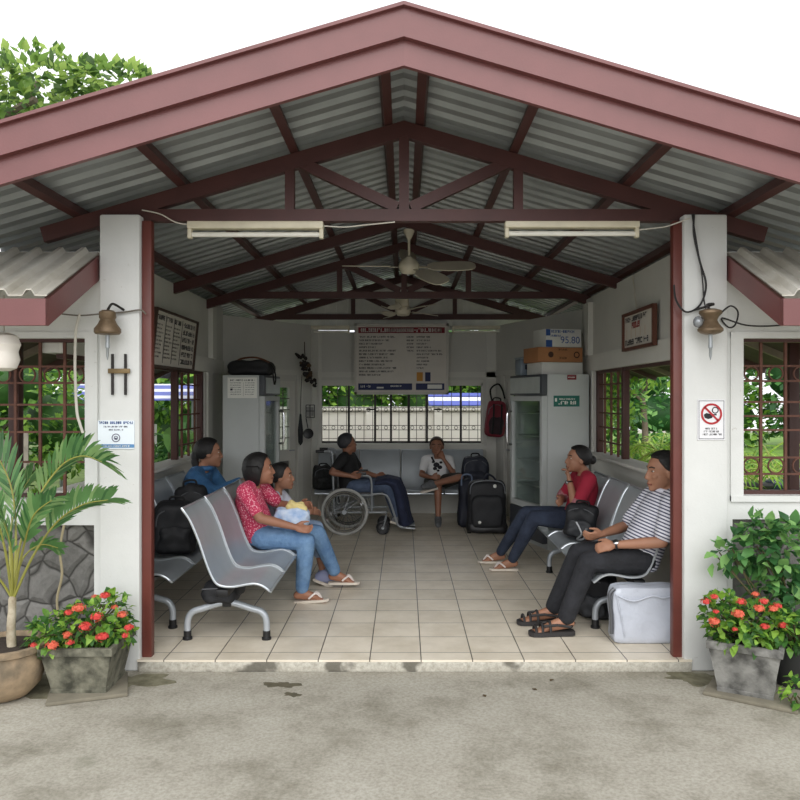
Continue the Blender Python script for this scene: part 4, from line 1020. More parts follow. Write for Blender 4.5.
b = MB(); nk = V(neck); b.torus(nk+V((-.002, 0, -.012)), .07, .018, 'Z', 20, 8, Matrix.Rotation(.25, 3, 'Y')); b.build('shirt_collar', mat('pale_collar', (206, 206, 216), .8), t)
for (h, k, a, to) in legs: flipflop(t, a, to, mat('dark_sandal', (44, 42, 42), .7), mat('dark_sandal', (44, 42, 42)), .026, 1.12, True)
watch(t, arms[0][2], arms[0][1], (-.2, -.6, .7), mat('dark_watch_band', (40, 40, 44), .4, .4), CHROME)

# ---- woman in red, far end of the right bench
pel, chest, neck = (1.50, 6.58, .50), (1.565, 6.58, .765), (1.555, 6.58, .885); side = (-.05, 1, 0); hd = (1.50, 6.57, .995)
arms = [((1.56, 6.42, .835), (1.435, 6.37, .60), (1.405, 6.47, .82), (-.1, .35, .95), (.35, .9, -.2), .95), ((1.54, 6.74, .835), (1.41, 6.82, .63), (1.36, 6.58, .655), (-.2, -.9, -.1), (-.3, 0, .95), .7)]
legs = [((1.47, 6.50, .485), (1.11, 6.50, .505), (.945, 6.72, .085), (.78, 6.72, .03)), ((1.47, 6.67, .485), (1.08, 6.74, .51), (.875, 7.02, .085), (.71, 7.03, .03))]
t = person('person', 'woman in a red top resting her chin on her hand', (1.5, 6.58, 0), SK2, pel, chest, neck, hd, (-1, -.05, .03), (0, 0, 1), 1.06, side, None, None, arms, legs, .97, 'bun')
shirt(t, mat('crimson_jersey', (164, 34, 58), .85, 0, .12, 6, .35, 14), pel, chest, neck, side, arms, .97, .012, .80)
b = MB()
for sh, el, *_ in arms: chain(b, [lerp(sh, el, .8), lerp(sh, el, .93)], [.061, .058])
b.build('sleeve_cuff', mat('pink_patterned_cuff', (186, 120, 126), .9, 0, .4, 60), t)
trousers(t, DARKDENIM, pel, chest, legs, side, .96, .93, .010, .045, leg_r=.95)
for (h, k, a, to) in legs: flipflop(t, a, to, SOLE, mat('white_strap', (226, 216, 210)))
watch(t, arms[0][2], arms[0][1], (-.9, -.4, 0), CHROME, CHROME)

# ---- person in the wheelchair, facing +X and leaning back
pel, chest, neck = (-.62, 8.70, .545), (-.64, 8.70, .79), (-.655, 8.70, .895); side = (.0, -1, 0); hd = (-.645, 8.70, 1.005)
arms = [((-.68, 8.53, .845), (-.80, 8.46, .70), (-.60, 8.44, .665), (1, .1, -.1), (0, .5, .8), .8), ((-.62, 8.86, .845), (-.50, 8.93, .66), (-.32, 8.86, .62), (1, -.2, 0), (0, -.3, 1), .8)]
legs = [((-.58, 8.61, .52), (-.19, 8.60, .535), (-.075, 8.60, .17), (.09, 8.60, .115)), ((-.58, 8.79, .52), (-.19, 8.80, .535), (-.05, 8.82, .17), (.11, 8.82, .115))]
t = person('person', 'person in black with grey hair seated in the wheelchair', (-.62, 8.7, 0), SK3, pel, chest, neck, hd, (.88, .42, .08), (-.08, 0, 1), 1.04, side, None, None, arms, legs, .97, 'short', voxel=.009, bare=False, hairm=mat('greying_hair', (52, 52, 56), .6, 0, .4, 30, .3, 80))
shirt(t, mat('black_cotton', (22, 22, 24), .85, 0, .2, 6, .3, 14), pel, chest, neck, side, arms, .98, .015, .6, voxel=.009)
trousers(t, m_denim('grey_blue_denim', (58, 70, 92), (84, 98, 122)), pel, chest, legs, side, .97, .9, .012, .05, voxel=.009)
for (h, k, a, to) in legs: shoe(t, a, to, mat('grey_shoe', (120, 122, 126), .6))
# navy wrap over the knees
def wrap():
    b = MB(); secs = [(-.33, .60, .05, .20), (-.20, .625, .055, .215), (-.10, .60, .075, .215), (-.06, .50, .08, .21), (-.03, .35, .085, .21), (0, .20, .09, .215), (.02, .12, .10, .22)]
    rings = []
    for i, (x, z, d, w) in enumerate(secs):
        a = -.2 if i < 2 else (-.9 if i == 2 else -1.35); f = V((math.sin(-a), 0, math.cos(a))) if False else V((math.cos(a+PI/2), 0, math.sin(a+PI/2)))
        rings.append([V((x, 8.70, z-.03))+V((0, 1, 0))*w*(1+.03*math.sin(6*k))*math.cos(2*PI*k/24)+f*(d+.012*math.sin(k*2.1+i))*math.sin(2*PI*k/24) for k in range(24)])
    b.loft(rings); return b
fuse(wrap(), 'knee_wrap', NAVY, t, .01, 4)

# ---- child in white T-shirt, back bench, facing the camera
pel, chest, neck = (.42, 9.50, .50), (.42, 9.50, .70), (.415, 9.48, .80); side = (1, 0, 0); hd = (.405, 9.42, .925)
arms = [((.27, 9.47, .755), (.215, 9.36, .585), (.33, 9.20, .565), (.9, -.3, .1), (-.2, .2, .9), .6), ((.565, 9.47, .755), (.605, 9.33, .60), (.49, 9.32, .775), (-.4, .2, .85), (-.8, -.3, -.3), .9)]
legs = [((.33, 9.42, .485), (.405, 9.09, .465), (.405, 9.03, .08), (.40, 8.89, .03)), ((.51, 9.42, .50), (.67, 9.13, .575), (.32, 9.02, .50), (.20, 8.97, .475))]
t = person('person', 'youth in a white printed T-shirt sitting cross-legged under the back window', (.42, 9.5, 0), SK3, pel, chest, neck, hd, (-.08, -1, -.02), (0, 0, 1), 1.04, side, None, None, arms, legs, .88, None, voxel=.009, bare=False, arm_r=.88, leg_r=.88)
hair_mesh('short', V(hd), (-.08, -1, -.02), UP, 1.04).build('hair', mat('brown_hair', (58, 42, 32), .6, 0, .3, 40, .3, 80), t)
shirt(t, mat('white_cotton', (214, 214, 214), .9, 0, .06, 8, .3, 20), pel, chest, neck, side, arms, .89, .012, .62, voxel=.009)
b = MB()
for (x, z, r_) in ((.40, .70, .040), (.44, .67, .034), (.385, .655, .03), (.455, .73, .02), (.36, .735, .018), (.42, .63, .026)): b.ell((x, 9.5-.100*.89, z), (r_, .022, r_*.8), None, 2)
b.tube([(.34, 9.405, .80), (.375, 9.395, .73)], .012, 6)
b.build('shirt_print', mat('dark_shirt_print', (44, 44, 50), .9, 0, .4, 60), t)
trousers(t, mat('dark_olive_cloth', (54, 52, 46), .9, 0, .2, 8), pel, chest, legs, side, .88, -.08, .012, .05, 'shorts', .95, voxel=.009)
for (h, k, a, to) in legs: shoe(t, a, to, mat('grey_trainer', (96, 98, 100), .7, 0, .3, 30))
# ================================================================== bags
BAGK = mat('black_nylon', (30, 31, 35), .65, 0, .25, 8, .3, 30); BAGN = mat('navy_nylon', (32, 36, 50), .65, 0, .25, 8, .3, 30)
STRAP = mat('black_webbing', (22, 22, 24), .8, 0, .2); ZIP = mat('grey_zip', (96, 98, 102), .4, .4)
def soft(size, seed=1, amp=.012, taper=.12, n=5):
    """rounded, slightly lumpy bag body standing on z = 0"""
    b = bmesh.new(); bmesh.ops.create_cube(b, size=2); bmesh.ops.subdivide_edges(b, edges=b.edges[:], cuts=9, use_grid_fill=True)
    rd = random.Random(seed); ph = [rd.uniform(0, 6) for _ in range(6)]
    for v in b.verts:
        p = v.co; q = p.normalized(); m = (abs(p.x)**n+abs(p.y)**n+abs(p.z)**n)**(1/n); p = p/m
        k = 1-taper*(p.z+1)/2; x = p.x*size[0]/2*k; y = p.y*size[1]/2*k; z = (p.z+1)*size[2]/2
        a = amp*(math.sin(13*x/size[0]+ph[0])*math.sin(7*z/size[2]+ph[1])+.6*math.sin(17*y/size[1]+9*z/size[2]+ph[2]))
        v.co = V((x, y, z))+q*a*(1 if p.z > -.9 else 0)
    return b
def pose(o, rz=0, lean=(0, 0)): o.rotation_euler = (lean[0], lean[1], rz)
def backpack(label, loc, size, rz, m, lean=(0, 0), accent=None, seed=1, group=None, name='backpack'):
    """front pocket on the local -Y side"""
    t = thing(name, label, 'backpack', loc, 0, group); pose(t, rz, lean); w, d, h = size
    MB().bm(soft(size, seed)).build('bag_body', m, t, True, 60)
    MB().bm(soft((w*.72, d*.5, h*.48), seed+5, .008), Matrix.Translation((0, -d*.42, h*.08))).build('front_pocket', accent or m, t, True, 60)
    b = MB(); b.tube(smooth_path([(-.05, .0, h*.97), (-.04, .0, h*1.08), (.04, .0, h*1.08), (.05, .0, h*.97)], 4), .009, 6); b.build('grab_handle', STRAP, t, True)
    b = MB(); b.tube(smooth_path([(-w*.40, -d*.36, h*.5), (-w*.36, -d*.40, h*.78), (0, -d*.40, h*.90), (w*.36, -d*.40, h*.78), (w*.40, -d*.36, h*.5)], 6), .005, 5); b.build('zip', ZIP, t, True)
    for s in (-1, 1):
        b = MB(); b.tube(smooth_path([(s*w*.2, d*.40, h*.93), (s*w*.3, d*.62, h*.7), (s*w*.36, d*.60, h*.35), (s*w*.4, d*.42, h*.1)], 5), .014, 6); b.build('shoulder_strap', STRAP, t, True)
    return t
backpack('black backpack on the second seat of the left wall bench', (-1.665, 5.48, .412), (.33, .24, .37), .35, BAGK, (0, .08), seed=2)
backpack('tall black backpack leaning beside the person in the blue jacket', (-1.64, 6.0, .412), (.27, .22, .43), .2, BAGK, (0, -.1), seed=4)
bk = backpack('black backpack beside the woman in red on the right bench', (1.41, 6.12, .412), (.26, .20, .265), -.35, BAGK, (0, .1), mat('dark_grey_nylon', (52, 54, 58), .6), 6)
b = MB(); b.tube(smooth_path([(-.02, -.15, .14), (.03, -.17, .06), (.0, -.16, .01), (.05, -.15, .02), (.06, -.14, .10)], 5), .008, 6); b.build('buckle_strap', mat('silver_buckle', (150, 152, 154), .4, .5), bk, True)
backpack('dark backpack standing on the floor behind the legs of the man in stripes', (1.345, 5.32, 0), (.26, .22, .30), -.5, BAGK, (0, 0), mat('dark_grey_nylon', (52, 54, 58)), 9)
backpack('navy backpack on the back bench behind the black suitcase', (.88, 9.42, .405), (.34, .22, .40), 0, BAGN, (0, 0), None, 11)
backpack('dark patterned backpack on the back bench behind the wheelchair', (-.99, 9.36, .405), (.27, .22, .29), .2, mat('dark_camouflage', (44, 46, 46), .8, 0, .5, 30, .2, 30, col2=(18, 18, 20)), (0, 0), None, 12)
# bag-shaped form added to stand for the near seats' dark underside
t = thing('seat_underside_form', 'dark form added as the underside of the near seats of the left row', 'bag', (-1.17, 4.98, .225)); MB().bm(soft((.24, .44, .135), 21, .006)).build('bag_body', BAGK, t, True, 60)
b = MB(); b.tube([(-.10, -.20, .10), (.10, -.20, .11)], .004, 5); b.build('zip', ZIP, t, True)
# tall navy bag left of the suitcase
t = thing('holdall', 'navy holdall standing between the youth and the black suitcase', 'bag', (.735, 9.05, 0)); MB().bm(soft((.20, .28, .56), 31, .012, .2)).build('bag_body', BAGN, t, True, 60)
b = MB(); b.tube(smooth_path([(-.06, -.1, .5), (-.05, -.14, .62), (.05, -.14, .62), (.06, -.1, .5)], 4), .01, 6); b.build('bag_handle', mat('pale_blue_strap', (110, 124, 148), .7), t, True)
# suitcase
t = thing('suitcase', 'large black wheeled suitcase with a white tag beside the right cooler', 'suitcase', (.935, 8.62, 0)); pose(t, -.06)
MB().bm(soft((.44, .24, .56), 41, .006, .06, 7), Matrix.Translation((0, 0, .035))).build('case_body', BAGK, t, True, 60)
MB().bm(soft((.36, .10, .36), 42, .006, .05, 6), Matrix.Translation((0, -.11, .08))).build('front_pocket', BAGK, t, True, 60)
b = MB(); b.bm(soft((.46, .26, .12), 43, .004, 0, 6), Matrix.Translation((0, 0, .015))); b.build('case_bumper', BLACKP, t, True)
b = MB(); b.tube(smooth_path([(-.19, -.115, .45), (-.17, -.12, .56), (-.06, -.12, .60), (.1, -.12, .60), (.18, -.12, .56), (.2, -.115, .46)], 5), .006, 6); b.build('zip', mat('silver_zip', (150, 154, 160), .35, .5), t, True)
b = MB(); b.tube(smooth_path([(-.04, -.06, .585), (.0, -.08, .67), (.07, -.06, .64), (.11, -.05, .58)], 5), .012, 6); b.build('carry_handle', BAGN, t, True)
b = MB(); b.ell((-.085, -.172, .145), (.018, .006, .018), None, 2); b.build('white_badge', PAPER, t, True)
b = MB(); b.ell((.085, -.135, .545), (.02, .008, .022), None, 2); b.build('luggage_tag', PAPER, t, True)
for s in (-1, 1):
    b = MB(); b.tube([(s*.2-.02, -.04, .035), (s*.2+.02, -.04, .035)], .035, 12); b.build('caster', BLACKP, t, True)
# plastic wrapped box
t = thing('wrapped_box', 'box in crinkled white plastic under the seat of the man in stripes', 'box', (1.515, 4.80, 0))
g = soft((.43, .165, .352), 51, .006, .02, 14); MB().bm(g).build('box_body', mat('white_plastic_wrap', (192, 197, 208), .35, 0, .10, 4, 1., 14), t, True, 60)
b = MB(); b.tube(smooth_path([(-.21, -.085, .31), (-.10, -.09, .27), (.02, -.088, .30), (.10, -.09, .29), (.21, -.085, .335)], 6), .005, 5); b.tube(smooth_path([(-.2, -.087, .30), (-.17, -.089, .16), (-.15, -.088, .05)], 6), .004, 5); b.build('plastic_fold', mat('white_plastic_wrap', (212, 216, 226)), t, True)
b = MB(); b.tube(smooth_path([(-.205, -.06, .34), (-.235, -.06, .30), (-.225, -.06, .18), (-.225, -.06, .06)], 5), .012, 6); b.build('carry_strap', ZIP, t, True)
# bag in the lap
t = thing('cloth_bag', 'white and pale blue cloth bag on the lap of the woman in pink', 'bag', (-.85, 5.74, .54)); pose(t, .1)
MB().bm(soft((.29, .18, .165), 61, .014, .2, 3.5)).build('bag_body', mat('pale_blue_white_cloth', (200, 212, 230), .9, 0, .2, 14, .5, 16, col2=(150, 176, 212)), t, True, 60)
MB().bm(soft((.16, .09, .08), 62, .01, .2, 3), Matrix.Translation((.03, -.01, .125)) @ Matrix.Rotation(.25, 4, 'Y')).build('yellow_towel', mat('pale_yellow_cloth', (222, 204, 140), .9, 0, .1, 8, .4, 20), t, True, 60)
# duffel on the left cooler
t = thing('duffel_bag', 'black duffel bag with a brown strap lying on the left cooler', 'bag', on(crL, (.22, .30, 1.766))); pose(t, -.12)
MB().bm(soft((.50, .30, .165), 71, .01, .1, 5)).build('bag_body', BAGK, t, True, 60)
b = MB(); b.tube(smooth_path([(-.16, -.06, .15), (-.08, -.07, .185), (.06, -.07, .195), (.18, -.07, .16), (.235, -.06, .11)], 6), .011, 6); b.build('brown_strap', mat('brown_webbing', (104, 66, 44), .7), t, True)
for k, x in enumerate((.235, .258)):
    b = MB(); b.tube(smooth_path([(x-.03, -.10, .13), (x+.03, -.12, .06), (x+.045, -.12, -.04), (x+.055-.02*k, -.12, -.10)], 5), .008, 6); b.build('hanging_strap', STRAP, t, True)
# red and black backpack on the wall
t = backpack('red and black backpack hanging by its strap on the back wall', px(494, 437, 9.74), (.26, .17, .46), .05, mat('dark_red_nylon', (128, 36, 52), .7, 0, .2, 8, .3, 30), (0, .08), mat('black_red_nylon', (48, 26, 34), .7), 81)
b = MB(); b.tube(smooth_path([(-.06, .0, .45), (-.09, .02, .60), (.0, .04, .68), (.06, .03, .62), (.10, .0, .50)], 6), .012, 6); b.build('long_strap', STRAP, t, True)
for x in (-.05, .05):
    b = MB(); b.tube(smooth_path([(x, -.09, .42), (x, -.155, .22), (x, -.13, .04)], 4), .012, 6); b.build('compression_strap', STRAP, t, True)

# ================================================================== things on the back walls
wx = lambda x, y, off: None
t = thing('dried_bunch', 'dark dried flower bunch hanging on the wall beside the left door', 'dried flowers', px(306, 385, 9.66)); rd = random.Random(5)
b = MB(); b.tube(smooth_path([px(304.5, 342, 9.70), px(305, 356, 9.66), px(308, 370, 9.64), px(312, 384, 9.62)], 5), .006, 6); b.build('stem', mat('dry_stem', (70, 58, 44), .8), t)
b = MB()
for k in range(46):
    u = rd.random(); c = px(300+12*u+rd.uniform(-4, 4), 356+27*u+rd.uniform(-4, 3), 9.63+rd.uniform(-.05, .03)); b.m = rd.choice((0, 0, 1)); r = rd.uniform(.014, .034)
    b.ell(c, (r, r*.8, r*rd.uniform(.6, 1.3)), Matrix.Rotation(rd.uniform(0, 3), 3, 'Y'), 1)
b.ell(px(298.5, 356, 9.62), (.06, .03, .022), Matrix.Rotation(.7, 3, 'Y'), 2)
b.build('dry_petals', [mat('dark_dry_petal', (44, 38, 36), .9, 0, .3, 20), mat('brown_dry_petal', (92, 72, 52), .9, 0, .3, 20)], t)
t = thing('wire_rack', 'small dark wire rack fixed to the wall above the hanging pan', 'rack', px(310, 418, 9.70)); b = MB()
for y in (405, 411, 417.5): b.beam(px(306, y, 9.72), px(314.5, y, 9.72), .01, .01)
for x in (306, 310, 314.5): b.beam(px(x, 405, 9.72), px(x, 417.5, 9.72), .01, .01, (0, 1, 0))
b.build('wire_frame', BLACKP, t); b = MB(); b.box(px(310, 411.5, 9.735), (.09, .006, .11)); b.build('card', mat('grey_card', (150, 150, 146), .8), t)
t = thing('hanging_pan', 'round black pan hanging on the wall left of the back window', 'pan', px(307.5, 434, 9.72)); b = MB()
b.lathe([(.0, .0), (.06, .0), (.066, .012), (.066, .02), (.05, .014), (0, .012)], px(308.5, 433.5, 9.70), 20, Matrix.Rotation(PI/2, 3, 'X')); b.build('pan_bowl', BLACKP, t)
b = MB(); b.beam(px(308, 428, 9.70), px(306, 418, 9.70), .018, .012); b.build('pan_handle', BLACKP, t)
t = thing('hanging_umbrella', 'folded black umbrella hanging against the wall by the left door', 'umbrella', px(300.5, 448, 9.70)); b = MB()
b.lathe([(.004, -.40), (.03, -.36), (.034, -.2), (.016, -.05), (.012, .0)], px(300.5, 414, 9.70), 12); b.build('folded_canopy', BAGK, t)
b = MB(); b.tube(smooth_path([px(300.5, 415, 9.70), px(301, 392, 9.70), px(302, 375, 9.70)], 4), .005, 6); b.build('hanging_string', mat('grey_string', (92, 88, 82), .8), t)

# ================================================================== wheelchair
t = thing('wheelchair', 'silver wheelchair with large spoked wheels in front of the back bench', 'wheelchair', (-.5, 8.70, 0))
WY = .245; yc = 8.70; TYRE = mat('grey_tyre', (172, 172, 168), .7, 0, .1)
for s, y in ((-1, yc-WY), (1, yc+WY)):
    c = V((-.66, y, .262)); b = MB(); b.torus(c, .247, .0165, 'Y', 40, 8); w = b.build('wheel', TYRE, t)
    b = MB(); b.torus(c, .222, .010, 'Y', 36, 6); b.build('rim', CHROME, w)
    b = MB(); b.torus(c+V((0, s*.035, 0)), .205, .0085, 'Y', 36, 6); b.build('hand_rim', CHROME, w)
    b = MB(); b.tube([c-V((0, .03, 0)), c+V((0, .03, 0))], .026, 12); b.build('hub', STEEL, w)
    b = MB()
    for k in range(20): a = 2*PI*k/20; b.tube([c+V((math.cos(a+.4*(-1)**k)*.024, .012*(-1)**k, math.sin(a+.4*(-1)**k)*.024)), c+V((math.cos(a)*.22, 0, math.sin(a)*.22))], .0022, 4)
    b.build('spokes', CHROME, w)
    yy = yc+s*.20; c2 = V((-.235, yy, .078)); b = MB(); b.torus(c2, .062, .016, 'Y', 24, 8); b.lathe([(.055, -.006), (.055, .006)], c2, 20, Matrix.Rotation(PI/2, 3, 'X')); cw = b.build('caster_wheel', BLACKP, t)
    b = MB(); b.tube([c2-V((0, .02, 0)), c2+V((0, .02, 0))], .016, 10); b.build('caster_hub', STEEL, cw)
    b = MB(); b.tube(smooth_path([c2+V((0, -.026, 0)), c2+V((.02, -.026, .06)), c2+V((.035, 0, .11)), c2+V((.035, 0, .15))], 4), .008, 6); b.build('caster_fork', STEEL, t)
    f = MB()
    f.tube(smooth_path([(-.90, yy, .93), (-.83, yy, .93), (-.80, yy, .88), (-.79, yy, .6), (-.78, yy, .25)], 4), .012, 8)
    f.tube([(-.78, yy, .44), (-.34, yy, .44)], .012, 8); f.tube([(-.78, yy, .25), (-.20, yy, .25)], .012, 8)
    f.tube(smooth_path([(-.79, yy, .66), (-.50, yy, .665), (-.40, yy, .655), (-.365, yy, .60), (-.36, yy, .44), (-.36, yy, .25)], 4), .012, 8)
    f.build('side_frame', STEEL, t)
    b = MB(); b.tube(smooth_path([(-.36, yy, .45), (-.24, yy, .455), (-.17, yy, .40), (-.10, yy, .20), (-.06, yy, .10), (.02, yy, .085)], 5), .012, 8); lr = b.build('leg_rest', STEEL, t)
    b = MB(); b.box((.04, yc+s*.11, .072), (.17, .16, .016), Matrix.Rotation(.08, 3, 'Y'), .004); b.build('footplate', STEEL, t)
    b = MB(); b.box((-.57, yy, .683), (.30, .05, .028), None, .01); b.build('armrest', BLACKP, t)
    b = MB(); b.tube([(-.985, yy, .93), (-.89, yy, .93)], .017, 10); b.build('push_handle', BLACKP, t)
b = MB(); b.box((-.57, yc, .455), (.44, .38, .03), None, .01); b.build('seat', BLACKP, t)
b = MB(); b.box((-.80, yc, .68), (.025, .38, .40), Matrix.Rotation(-.04, 3, 'Y'), .01); b.build('backrest', BLACKP, t)
b = MB(); b.tube([(-.78, yc-.2, .27), (-.36, yc+.2, .43)], .011, 8); b.tube([(-.78, yc+.2, .27), (-.36, yc-.2, .43)], .011, 8); b.build('cross_brace', STEEL, t)
b = MB(); b.tube([(-.66, yc-.24, .262), (-.66, yc+.24, .262)], .012, 8); b.build('axle', STEEL, t)
# ================================================================== plants
def leafm(n, c, tr=.3): return mat(n, c, .5, 0, .3, 12, 0, 60, .4, trans=tr)
L1 = [leafm('leaf_mid_green', (104, 148, 58)), leafm('leaf_bright_green', (146, 186, 76)), leafm('leaf_dark_green', (66, 110, 50))]
LB = [leafm('bush_green', (92, 142, 78)), leafm('bush_light_green', (134, 180, 104)), leafm('bush_deep_green', (58, 104, 58))]
LT = [leafm('tree_green', (112, 142, 70), .5), leafm('tree_light_green', (156, 180, 96), .5), leafm('tree_dark_green', (76, 102, 56), .5)]
TRUNK = mat('grey_bark', (112, 100, 86), .9, 0, .3, 10, .4, 30)
def leaf(b, p, d, n, L, W, droop=.25):
    d = d.normalized(); s = d.cross(n); s = s.normalized() if s.length > 1e-5 else V((1, 0, 0)); u = s.cross(d)
    m = p+d*L*.5+u*L*.06; tip = p+d*L-u*L*droop
    b.add([p, p+d*L*.28+s*W*.42, m+s*W*.5, p+d*L*.8+s*W*.28-u*L*droop*.5, tip, p+d*L*.8-s*W*.28-u*L*droop*.5, m-s*W*.5, p+d*L*.28-s*W*.42, p+d*L*.3-u*L*.04, m-u*W*.12, p+d*L*.8-u*L*(droop*.5+.04)],
          [(0, 1, 8), (1, 2, 9, 8), (2, 3, 10, 9), (3, 4, 10), (0, 8, 7), (8, 9, 6, 7), (9, 10, 5, 6), (10, 4, 5)])
def rv(rd): 
    while 1:
        v = V((rd.uniform(-1, 1), rd.uniform(-1, 1), rd.uniform(-1, 1)))
        if .05 < v.length < 1: return v
def cloud(b, c, r, n, L, rd, asp=.5, core=.35, cheap=False, mats=3):
    c = V(c)
    for _ in range(n):
        v = rv(rd); v = v.normalized()*(core+(1-core)*v.length**.4); p = c+V((v.x*r[0], v.y*r[1], v.z*r[2]))
        d = (v.normalized()*.8+rv(rd)*.9+V((0, 0, -.1))); n_ = (V((0, 0, 1))+v*.6+rv(rd)*.6).normalized(); b.m = rd.randrange(mats); l = L*rd.uniform(.6, 1.2)
        if cheap:
            d.normalize(); s = d.cross(n_).normalized(); b.add([p, p+d*l*.5+s*l*asp*.5, p+d*l, p+d*l*.5-s*l*asp*.5], [(0, 1, 2, 3)])
        else: leaf(b, p, d, n_, l, l*asp)
FLR = mat('ixora_red', (226, 84, 78), .6, 0, .25, 40, 0, 60, .3, trans=.15); FLO = mat('ixora_orange_red', (232, 112, 84), .6, 0, .2, 40, trans=.15)
def flower(parent, p, r, rd, m):
    b = MB(); p = V(p)
    for k in range(26):
        v = rv(rd).normalized(); v.z = abs(v.z)*.8+.05 if rd.random() < .75 else v.z; q = p+V((v.x*r, v.y*r, v.z*r*.8)); w = r*.36
        e1 = v.cross(V((.3, .5, .8))).normalized(); e2 = v.cross(e1)
        for a in range(4):
            th = a*PI/2+k; d = e1*math.cos(th)+e2*math.sin(th); s = e1*-math.sin(th)+e2*math.cos(th)
            b.add([q, q+d*w*.5+s*w*.3, q+d*w+v*.002, q+d*w*.5-s*w*.3], [(0, 1, 2, 3)])
    b.ell(p, (r*.8, r*.8, r*.6), None, 1)
    return b.build('flower_head', m, parent, recalc=False)
CONC = mat('mossy_concrete_pot', (126, 124, 108), .9, 0, .35, 12, .6, 40, col2=(58, 58, 48), detail=8); SOIL = mat('dark_soil', (56, 46, 38), .95, 0, .3, 30, .5, 40)
CONC2 = mat('worn_grey_pot', (138, 137, 132), .85, 0, .3, 11, .5, 40, col2=(72, 71, 68), detail=8)
def square_pot(c, rz, rt, rb, h, label, m):
    """tapered square planter with a rim"""
    t = thing('square_planter', label, 'planter', c); pose(t, rz)
    def ringsq(r, z): return [V((r, r, z)), V((-r, r, z)), V((-r, -r, z)), V((r, -r, z))]
    b = MB(); b.loft([ringsq(rb*1.02, 0), ringsq(rb*1.02, .02), ringsq(rb, .022), ringsq(rt*.93, h-.045), ringsq(rt, h-.04), ringsq(rt, h), ringsq(rt*.88, h), ringsq(rt*.85, h-.05)]); b.build('pot_wall', m, t, True, 20)
    b = MB(); b.box((0, 0, h-.045), (rt*1.7, rt*1.7, .03)); b.build('soil', SOIL, t, True)
    return t
GZ = -.07
def slab(c, sx, sy, rz, label):
    b = MB(); b.box(c, (sx, sy, .022), rotz(rz), .006); single(b, 'paving_slab', mat('worn_slab', (128, 122, 106), .9, 0, .25, 8, .4, 40), label, 'slab')
slab((-1.72, 4.16, GZ+.011), .40, .34, .35, 'flat concrete slab under the left square planter')
slab((1.90, 4.12, GZ+.011), .46, .38, -.6, 'flat concrete slab under the right square planter')
potl = square_pot((-1.74, 4.21, GZ+.022), .02, .195, .145, .25, 'mossy square concrete planter left of the entrance', CONC)
potr = square_pot((1.87, 4.15, GZ+.022), -.52, .185, .135, .275, 'tapered square grey planter right of the entrance', CONC2)
def ixora(label, base, c, r, fl, seed):
    t = thing('ixora_bush', label, 'flowering plant', base); rd = random.Random(seed); b = MB()
    for cc, rr, n in c: cloud(b, cc, rr, n, .062, rd, .55, .3)
    b.build('foliage', L1, t, recalc=False); b = MB()
    for k in range(14):
        cc, rr, n = rd.choice(c); q = V(cc)+V((rd.uniform(-.6, .6)*rr[0], rd.uniform(-.6, .6)*rr[1], rr[2]*.5)); b.tube([V(base)+V((rd.uniform(-.06, .06), rd.uniform(-.06, .06), 0)), lerp(base, q, .5)+V((0, 0, .02)), q], .005, 5)
    b.build('stems', mat('plant_stem', (84, 78, 48), .8), t)
    for (x, y, d, rr) in fl: flower(t, px(x, y, d), rr*1.15, rd, FLR if rd.random() < .6 else FLO)
ixora('red ixora bush growing in the mossy left planter', (-1.735, 4.20, .18), [(px(70, 628, 4.15), (.20, .13, .09), 150), (px(95, 622, 4.2), (.19, .13, .11), 190), (px(112, 612, 4.27), (.09, .08, .10), 60), (px(50, 640, 4.1), (.10, .09, .06), 70), (px(120, 632, 4.2), (.08, .08, .06), 50)], 0,
      [(79, 608.5, 4.06, .030), (69, 613, 4.05, .020), (97, 617, 4.04, .027), (85, 627, 4.02, .028), (52, 646, 3.98, .028), (33, 646, 4.02, .018), (67, 635, 4.0, .020), (70, 643, 3.99, .018), (103, 637, 4.03, .026), (101, 637, 4.05, .024), (105, 596, 4.2, .024), (114.5, 607.5, 4.2, .016), (122.5, 615, 4.15, .024), (129, 628, 4.12, .022), (125, 636, 4.1, .018), (94.5, 597, 4.25, .015)], 11)
ixora('red ixora bush growing in the tapered right planter', (1.88, 4.16, .18), [(px(745, 625, 4.15), (.20, .14, .11), 230), (px(718, 618, 4.15), (.08, .08, .11), 80), (px(770, 626, 4.12), (.13, .11, .10), 120), (px(752, 640, 4.05), (.16, .09, .06), 90), (px(724, 604, 4.2), (.06, .05, .07), 40)], 0,
      [(706, 602, 4.1, .022), (714, 597, 4.1, .018), (738, 614.5, 4.0, .028), (714, 622, 4.02, .026), (716, 612, 4.05, .014), (755.5, 594.5, 4.1, .017), (741, 602, 4.05, .022), (759, 609, 4.02, .025), (764, 602, 4.05, .022), (773, 609, 4.02, .022), (765, 627, 3.98, .020), (735, 629.5, 3.98, .012), (783, 626, 3.98, .020), (777, 606, 4.05, .02)], 23)
